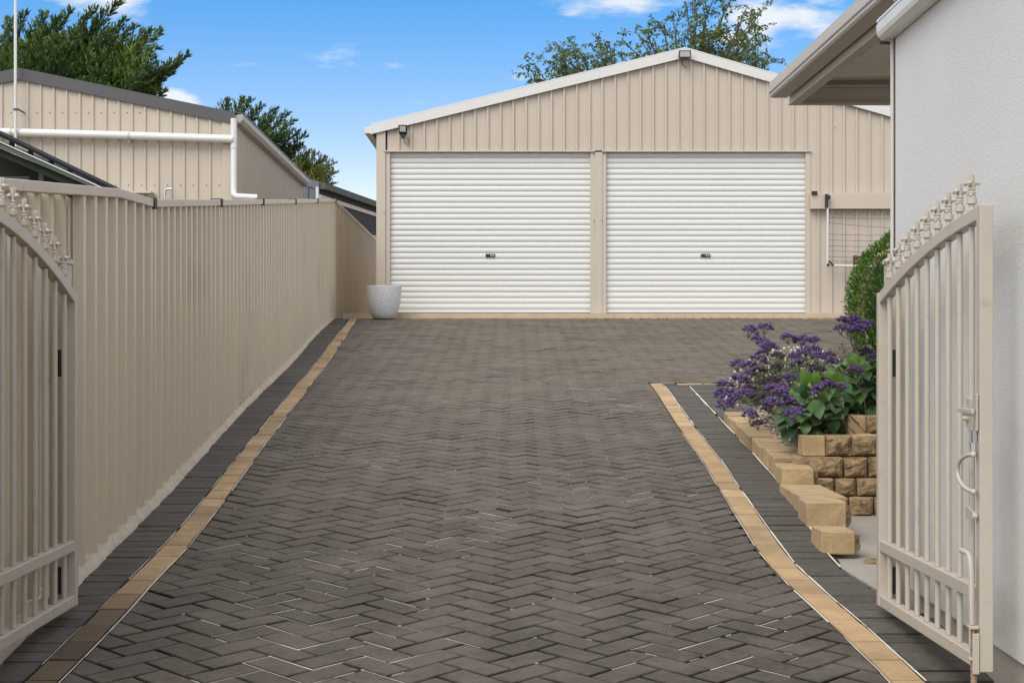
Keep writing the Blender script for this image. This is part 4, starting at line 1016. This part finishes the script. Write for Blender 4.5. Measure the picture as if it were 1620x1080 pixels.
# ------------------------------------------------------------ neighbour shed on the left
SY = 23.6; SS = FPX/SY
sx = lambda px: (px-810)/SS
sz_ = lambda py: 1.5+(540-py)/SS
AXp, AZp = sx(31), sz_(113)
sroof = lambda x: AZp-abs(x-AXp)*.2065
sh = empty('neighbour_shed', (sx(200), SY, 1.5), 'beige ribbed steel shed with charcoal roof edge beyond the left fence', 'shed')
XSR = sx(369); YB = 33.0; SD = lambda y: XSR-.0235*(y-SY)
m = MB(); x0 = sx(-180)
ribbed(m, (x0, SY, 0), (XSR, SY, 0), (0,-1,0), lambda s: 1.3, lambda s: sroof(x0+s)-.03, 20.6/SS, (sx(3)-x0) % (20.6/SS), .026, .007, .024)
ribbed(m, (XSR, SY, 0), (SD(YB), YB, 0), (1,0,0), lambda s: 1.3, lambda s: sroof(XSR)-.10, .19, .1, .018, .012, .02)
m.add([(SD(YB),YB,1.3),(x0,YB,1.3),(x0,YB,5),(SD(YB),YB,sroof(XSR))], [(0,1,2,3)])
m.build('wall', M['beige_side'], sh)
m = MB(); m.box(XSR-.15, XSR+.02, SY-.028, SY-.0215, 1.3, sroof(XSR)-.05); m.build('corner_flashing', M['beige_side'], sh)
for xa, xb in ((x0-.2, AXp), (AXp, XSR+.03)):
    m = MB(); za, zb2 = sroof(xa), sroof(xb)
    m.hexa([(xa,SY-.05,za-.125),(xb,SY-.05,zb2-.125),(xb,SY-.024,zb2-.125),(xa,SY-.024,za-.125)], [(xa,SY-.05,za+.03),(xb,SY-.05,zb2+.03),(xb,SY-.024,zb2+.03),(xa,SY-.024,za+.03)])
    m.hexa([(xa,SY-.05,za+.031),(xb,SY-.05,zb2+.031),(xb,SY+.12,zb2+.031),(xa,SY+.12,za+.031)], [(xa,SY-.05,za+.045),(xb,SY-.05,zb2+.045),(xb,SY+.12,zb2+.045),(xa,SY+.12,za+.045)])
    m.build('barge_board', M['dark_trim'], sh)
    m = MB(); m.hexa([(xa,SY-.02,za-.01),(xb,SY-.02,zb2-.01),(xb-.22,YB,zb2-.01),(xa,YB,za-.01)], [(xa,SY-.02,za+.028),(xb,SY-.02,zb2+.028),(xb-.22,YB,zb2+.028),(xa,YB,za+.028)]); m.build('roof', M['dark_trim'], sh)
m = MB(); zg2 = sroof(XSR)
sweep(m, [(.0,zg2-.12),(.10,zg2-.11),(.14,zg2-.06),(.145,zg2+.01),(.13,zg2+.015),(.0,zg2+.0)], SY-.02, YB+.2, SD); m.build('gutter', M['gut_grey'], sh, bevel=.003)
m = MB(); sweep(m, [(.128,zg2+.0155),(.150,zg2+.0155),(.152,zg2+.032),(.0,zg2+.05),(.0,zg2+.04)], SY-.02, YB+.2, SD); m.build('roof_lip', M['dark_trim'], sh)
# pipes
m = MB(); yp = SY-.11
m.tube([(sx(-60), yp, sz_(209)), (sx(0), yp, sz_(210.5)), (sx(200), yp, sz_(216)), (sx(362), yp, sz_(221.5)), (sx(368), yp, sz_(221.7)), (sx(371), yp-.0, sz_(221.8))], .059, 12)
dp = m.build('water_pipe', M['pipe'], sh, smooth=50)
m = MB()
for px in (20.5, 206): m.tube([(sx(px), yp, sz_(210.8+px*.0295)), (sx(px+3), yp, sz_(210.9+px*.0295))], .065, 12)
m.box(sx(20), sx(23), yp, SY-.02, sz_(222), sz_(203)); m.box(sx(205.5), sx(208.5), yp, SY-.02, sz_(227), sz_(208)); m.build('pipe_clip', M['beige_side'], dp)
m = MB(); m.tube([(sx(371.5), yp+.02, sz_(189)), (sx(371.5), yp+.02, sz_(300)), (sx(371.7), yp+.0, sz_(308)), (sx(376), yp-.01, sz_(312)), (sx(384), yp-.02, sz_(312.5)), (sx(409), yp-.02, sz_(314))], .046, 12); m.build('downpipe', M['pipe'], sh, smooth=50)
m = MB(); m.tube([(sx(371.5), yp+.02, sz_(232)), (sx(371.5), yp+.02, sz_(236))], .051, 12); m.build('collar', M['pipe'], sh)
m = MB(); m.box(sx(174), sx(246), SY-.3, SY-.022, sz_(308.5), sz_(305.5)); m.build('hood', M['beige_side'], sh, bevel=.004)
screws(sh, [(sx(17.5+20.4*i), SY-.004, sz_(178.5)) for i in range(11)]+[(sx(183+20.5*i), SY-.004, sz_(293)) for i in range(9)])
am = empty('antenna_mast', (sx(31), SY-.2, 1.6), 'thin bare metal antenna mast clipped to the gable of the left shed', 'antenna mast')
m = MB(); m.tube([(sx(31.2), SY-.2, 2.6), (sx(31), SY-.2, sz_(-60))], .021, 10); m.build('pole', M['galv'], am, smooth=50)
m = MB(); m.box(sx(28.5), sx(37), SY-.23, SY-.17, sz_(178), sz_(175)); m.tube([(sx(36),SY-.2,sz_(177)),(sx(38.5),SY-.01,sz_(178.5))], .012, 6); m.build('bracket', M['dark_trim'], am)
m = MB(); yv = SY-.15
m.tube([(sx(264), yv, sz_(316)), (sx(264.5), yv, sz_(303)), (sx(267), yv, sz_(300.5)), (sx(276), yv-.02, sz_(300.5))], .018, 8); m.tube([(sx(266), yv+.02, sz_(310)), (sx(265.5), yv+.02, sz_(297))], .014, 8)
tp = m.build('bent_pipe', M['steel'], smooth=50); tag(tp, 'short bent chrome pipe showing just above the left fence', 'pipe')

# carport with solar panels
CY = 15.0; CS = FPX/CY
cx_ = lambda px: (px-810)/CS
cz_ = lambda py: 1.5+(540-py)/CS
cp = empty('carport', (cx_(60), CY, 1.3), 'dark green carport roof below the left shed, behind the fence', 'carport')
def sl_beam(mb, pxa, pya, pxb, pyb, th, ya, yb):
    xa, za, xb, zb3 = cx_(pxa), cz_(pya), cx_(pxb), cz_(pyb); t = th/CS
    mb.hexa([(xa,ya,za-t),(xb,ya,zb3-t),(xb,yb,zb3-t),(xa,yb,za-t)], [(xa,ya,za),(xb,ya,zb3),(xb,yb,zb3),(xa,yb,za)])
m = MB(); sl_beam(m, -120, 176, 176, 303, 6.5, CY, CY+.03); m.build('fascia', M['green_trim'], cp, bevel=.002)
m = MB(); sl_beam(m, -120, 175, 174, 301, 3.5, CY+.031, CY+4); m.build('roof', M['green_dark'], cp)
m = MB(); sl_beam(m, -120, 183.5, 168, 307, 12, CY+.06, CY+.12); m.build('rafter', M['green_dark'], cp)
m = MB(); m.box(cx_(46), cx_(54), CY+.3, CY+.35, .9, cz_(268)); m.build('post', M['dark_blue'], cp, bevel=.003)
m = MB(); m.box(cx_(-120), cx_(150), CY+1.7, CY+1.74, .9, 3.0-.5+.42); 
wl = MB(); x1_ = cx_(165); x0_ = cx_(-120)
wl.add([(x0_,CY+1.7,.8),(x1_,CY+1.7,.8),(x1_,CY+1.7,cz_(300)-.02),(x0_,CY+1.7,cz_(190))], [(0,1,2,3)])
wl.build('back_wall', M['green_dark'], cp)
m = MB()
for i in range(4): m.box(cx_(-30), cx_(20-i*2), CY+.5+i*.02, CY+.52+i*.02, cz_(276+i*6), cz_(274+i*6)+.02)
m.build('louvre', M['dark_blue'], cp)
m = MB(); sl_beam(m, -120, 169.5, 174, 301.5, 2, CY-.01, CY+.02); sl_beam(m, -120, 171, 150, 290, 1.2, CY+.1, CY+.14); m.build('rail', M['steel'], cp)
for (a, b, w2) in ((-60, 27.5, 6), (28.5, 84, 6), (85, 172, 3.5)):
    e = empty('solar_panel', (cx_((a+b)/2), CY+.5, cz_(215+.49*(a+b)/2)), {-60: 'black solar panel highest on the carport roof, cut by the photo edge', 28.5: 'middle black solar panel on the sloping carport roof', 85: 'lowest black solar panel overhanging the carport roof towards the shed'}[a], 'solar panel', 'solar panels on the carport roof')
    ly = lambda px: 211+.483*px
    m = MB(); sl_beam(m, a, ly(a), b, ly(b), 5, CY-.02, CY+1.2); m.build('panel', M['panel'], e, bevel=.002)
    m = MB(); xx = cx_(b-.2*(b-a)); m.box(xx-.02, xx+.02, CY+.15, CY+.19, cz_(ly(b-.2*(b-a))+20), cz_(ly(b-.2*(b-a))+5)); xx = cx_(a+.2*(b-a)); m.box(xx-.02, xx+.02, CY+.15, CY+.19, cz_(ly(a+.2*(b-a))+20), cz_(ly(a+.2*(b-a))+5)); m.build('leg', M['black'], e)

# far charcoal shed
fs_ = empty('dark_shed', (-4.0, 36, 1.8), 'charcoal steel shed in the gap between fence and garage', 'shed')
A = at(505, 292, 36); Bp = at(640, 340, 44.5)
dirn = (Bp-A); dirn.z = 0; dirn.normalize()
zt_ = A.z
A0 = Vector((A.x, A.y, 1.5)); B0 = Vector((Bp.x, Bp.y, 1.5))
nv = Vector((dirn.y, -dirn.x, 0))
m = MB(); m.add([A0, B0, (B0.x,B0.y,zt_-.08), (A0.x,A0.y,zt_-.08)], [(0,1,2,3)])
m.build('side_wall', M['dark_wall'], fs_)
m = MB(); C0 = Vector((at(440, 300, 36.5).x, 36.5, 1.5))
Lc = (A0-C0).length; ribbed(m, C0, A0, (0,-1,0), lambda s: 1.5, lambda s: zt_-.05+.2*(1-s/Lc), .19, .03, .02, .015, .03)
m.build('end_wall', M['dark_blue'], fs_)
m = MB(); o_ = nv*.14
m.hexa([A0+o_*0+Vector((0,0,zt_-1.6)), A0+o_+Vector((0,0,zt_-1.6)), B0+o_+Vector((0,0,zt_-1.6)), B0+Vector((0,0,zt_-1.6))], [A0+Vector((0,0,zt_-1.46)), A0+o_+Vector((0,0,zt_-1.46)), B0+o_+Vector((0,0,zt_-1.46)), B0+Vector((0,0,zt_-1.46))]); m.build('gutter', M['green_trim'], fs_)
m = MB(); o2 = nv*.03
m.hexa([A0+Vector((0,0,zt_-1.81)), A0+o2+Vector((0,0,zt_-1.81)), B0+o2+Vector((0,0,zt_-1.81)), B0+Vector((0,0,zt_-1.81))], [A0+Vector((0,0,zt_-1.72)), A0+o2+Vector((0,0,zt_-1.72)), B0+o2+Vector((0,0,zt_-1.72)), B0+Vector((0,0,zt_-1.72))]); m.build('trim_band', M['beige_side'], fs_)
m = MB(); m.hexa([C0+Vector((0,0,zt_-1.5+.16)), A0+Vector((0,-.05,zt_-1.6)), B0+Vector((0,0,zt_-1.6)), C0+Vector((0,9,zt_-1.5+.16))], [C0+Vector((0,0,zt_-1.5+.35)), A0+Vector((0,-.05,zt_-1.44)), B0+Vector((0,0,zt_-1.44)), C0+Vector((0,9,zt_-1.5+.35))]); m.build('roof', M['dark_blue'], fs_)
p = at(501, 300, 35.7); m = MB(); m.tube([(p.x,35.8,1.6),(p.x,35.8,at(501,296,35.8).z)], .035, 8); m.build('downpipe', M['pipe'], fs_, smooth=50)
# pale far fence glimpsed past the corner
m = MB(); q = at(590, 372, 40); m.box(-4.5, -2.2, 40, 40.05, 1.4, q.z); fr = m.build('rear_fence', M['cap']); tag(fr, 'low pale fence glimpsed between the far shed and the garage corner', 'fence')

# ------------------------------------------------------------ trees
def plume(mb, a, b, r0, nt_, lsz):
    """a feathery cypress branch from a to its tip b"""
    ax = (b-a); Ln = ax.length; ax.normalize(); o = ax.orthogonal().normalized(); o2 = ax.cross(o)
    bend = Vector((-.22, 0, .02))*Ln; pt = rnd(-.15, .42)
    for i in range(nt_):
        t = (i+rnd(0,1))/nt_; t = t**.85
        c = a+ax*Ln*t+bend*math.sin(t*math.pi)*.5
        th = rnd(0, 6.28); ro = (o*math.cos(th)+o2*math.sin(th))
        rl = r0*(1-t)**.7*rnd(.4, 1.15)+.08
        d = (ro*.8+ax*.9+Vector((0,0,.12))).normalized()
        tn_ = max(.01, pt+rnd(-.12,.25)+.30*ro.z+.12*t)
        k = max(3, int(rl/(lsz*.5)))
        for j in range(k):
            u = (j+.6)/k; p = c+d*rl*u
            for sgn in (-1, 1):
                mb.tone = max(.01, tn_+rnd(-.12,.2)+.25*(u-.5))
                dd = (d+ax*.5+rv()*.55)
                leaf2(mb, p, dd, rv(), lsz*rnd(.7,1.6), lsz*rnd(.28,.42))
def cypress(name, base, tips, lab, Yc, fill, seed, lsz=.11, mt='cyp', depth=2.0, r0=.62, core=None):
    random.seed(seed); e = empty(name, base, lab, 'tree', 'trees beyond the sheds'); base = Vector(base); mb = MB(); br = MB()
    H = max(at(px, py, Yc).z for px, py, _ in tips)
    br.tube([base, base+Vector((0,0,(H-base.z)*.75))], [.22,.06], 8); 
    for px, py, ln in tips:
        tip = at(px, py, Yc+rnd(-depth*.4, depth*.4)); 
        inner = Vector((lerp(tip.x, base.x, .45)-.35*ln, lerp(tip.y, base.y, .35), tip.z-ln*rnd(.75,1)))
        v = (inner-tip).normalized()*ln
        plume(mb, tip+v, tip, r0*rnd(.8,1.1), int(ln*56), lsz); br.tube([tip+v, tip-(v*-.3)], [.025,.006], 4, False)
    for i in range(fill[0]):
        px, py = fill[1](); tip = at(px, py, Yc+rnd(-depth, depth)); ln = rnd(.9, 1.7)
        v = (Vector((base.x-tip.x, base.y-tip.y, 0)).normalized()*.45+Vector((-.35,0,-1))).normalized()*ln
        plume(mb, tip+v, tip, r0*rnd(.7,1.1), int(ln*34), lsz)
    mb.build('crown', M[mt], e); br.build('trunk', M['bark'], e)
    if core:
        pass
top1 = [(-30,100),(0,80),(20,42),(50,36),(80,30),(110,32),(150,30),(185,22),(205,45),(225,60),(245,62),(262,100),(258,140),(250,165)]
def ytop1(x): return interp(top1[:12], x) if x < 262 else 120
def f1():
    px = rnd(-40, 252); return px, rnd(ytop1(px)+26, 190)
T1 = [(6,82,2.2),(18,32,2.6),(40,24,2.6),(72,24,2.4),(92,30,1.8),(112,18,2.8),(128,48,2),(150,16,2.6),(160,40,1.8),(190,6,2.8),(198,34,2),(212,44,2),(236,50,2.4),(254,52,2.2),(246,78,1.8),(296,88,2.8),(268,118,1.8),(258,146,1.5),(-15,70,2.4),(30,60,2),(180,50,2),(222,75,2),(275,102,2),(140,60,2),(60,55,2)]
cypress('cypress_tree', (at(120,400,40).x, 40, 1.5), T1, 'large windswept dark green cypress behind the left shed roof', 40, (120, f1), 11)
def f2():
    t = rnd(0, 1); px = lerp(355, 500, t); top_ = interp([(355,205),(375,175),(400,178),(430,200),(455,215),(478,240),(500,262)], px)
    return px, rnd(top_+8, 330)
T2 = [(362,160,1.6),(384,158,1.8),(398,160,1.8),(414,168,1.6),(376,185,1.5),(437,174,1.8),(430,188,1.5),(455,180,2.0),(464,192,1.6),(449,212,1.6),(470,208,1.6),(484,214,2.0),(478,232,1.5),(466,240,1.4),(400,190,1.6),(425,205,1.6)]
cypress('cypress_tree', (at(410,400,48).x, 48, 1.8), T2, 'smaller dark cypress rising behind the side gutter of the left shed', 48, (80, f2), 12, .095)
def f3():
    px = rnd(455, 522); top_ = interp([(455,250),(480,246),(500,248),(520,262),(526,275)], px); return px, rnd(top_+4, 320)
T3 = [(500,243,1.2),(512,250,1.1),(526,258,1.1),(488,240,1.2),(528,272,1.0),(522,285,1.0)]
cypress('mixed_tree', (at(495,400,46).x, 46, 1.8), T3, 'low yellowing tree at the right end of the cypresses', 46, (70, f3), 13, .075, 'autumn')

def airy_tree():
    random.seed(31); Yc = 36.0; base = Vector((at(1090,0,Yc).x, Yc, 1.5)); e = empty('birch_tree', base, 'airy loose leaved tree rising behind the garage roof', 'tree', 'trees beyond the sheds')
    br = MB(); lf = MB()
    fork = at(1085, 230, Yc); br.tube([base, fork], [.2,.13], 8)
    forkL = at(960, 200, Yc); br.tube([fork-Vector((0,0,1)), forkL], [.1,.06], 6)
    ends = [(838,112),(862,95),(878,68),(905,78),(925,88),(945,64),(962,66),(985,100),(880,110),(905,118),(940,105),(968,92),(850,130),
            (985,58),(1005,52),(1020,45),(1035,60),(1045,35),(1062,30),(1088,4),(1100,-15),(1115,10),(1130,-10),(1150,15),(1160,-5),(1180,8),(1175,30),(1195,25),(1210,14),(1205,45),(1212,60),(1190,60),(1216,88),(1200,95),(1180,90),
            (1140,40),(1120,50),(1100,40),(1080,60),(1060,70),(1150,70),(1130,80),(1165,55),(1040,85),(1010,85),(1205,110),(1110,75),(1170,105),(1085,85)]
    for px, py in ends:
        tip = at(px, py, Yc+rnd(-1.4, 1.4)); src = (forkL if px < 985 else fork)+Vector((rnd(-.3,.3), 0, rnd(-.4,.4)))
        mid = src.lerp(tip, .55)+Vector((rnd(-.2,.2), 0, rnd(.1,.4)))
        pts = []
        for i in range(9):
            t = i/8; pts.append(src*(1-t)**2+mid*2*t*(1-t)+tip*t*t+rv()*.04)
        br.tube(pts, [.035*(1-i/9)+.006 for i in range(9)], 4, False)
        for k in range(20):
            t = rnd(.42, 1.0); i = min(7, int(t*8)); c = pts[i].lerp(pts[i+1], t*8-i)
            d = (rv()*.9+Vector((0,0,-.15))+(tip-src).normalized()*.5).normalized(); ln = rnd(.18, .52)
            q = c+d*ln+Vector((0,0,-.1*ln)); br.tube([c, c.lerp(q,.5)+Vector((0,0,.02)), q], [.006,.004,.003], 3, False)
            tb = rnd(-.2, .5)
            for j in range(int(ln*46)):
                u = rnd(.15, 1.05); p = c.lerp(q, u)+rv()*.04
                lf.tone = max(.01, tb+rnd(-.15,.3)); leaf2(lf, p, rv()+Vector((0,0,-.5)), rv(), rnd(.055,.095), rnd(.035,.055))
    lf.build('crown', M['gum'], e); br.build('trunk', M['bark'], e)
airy_tree()
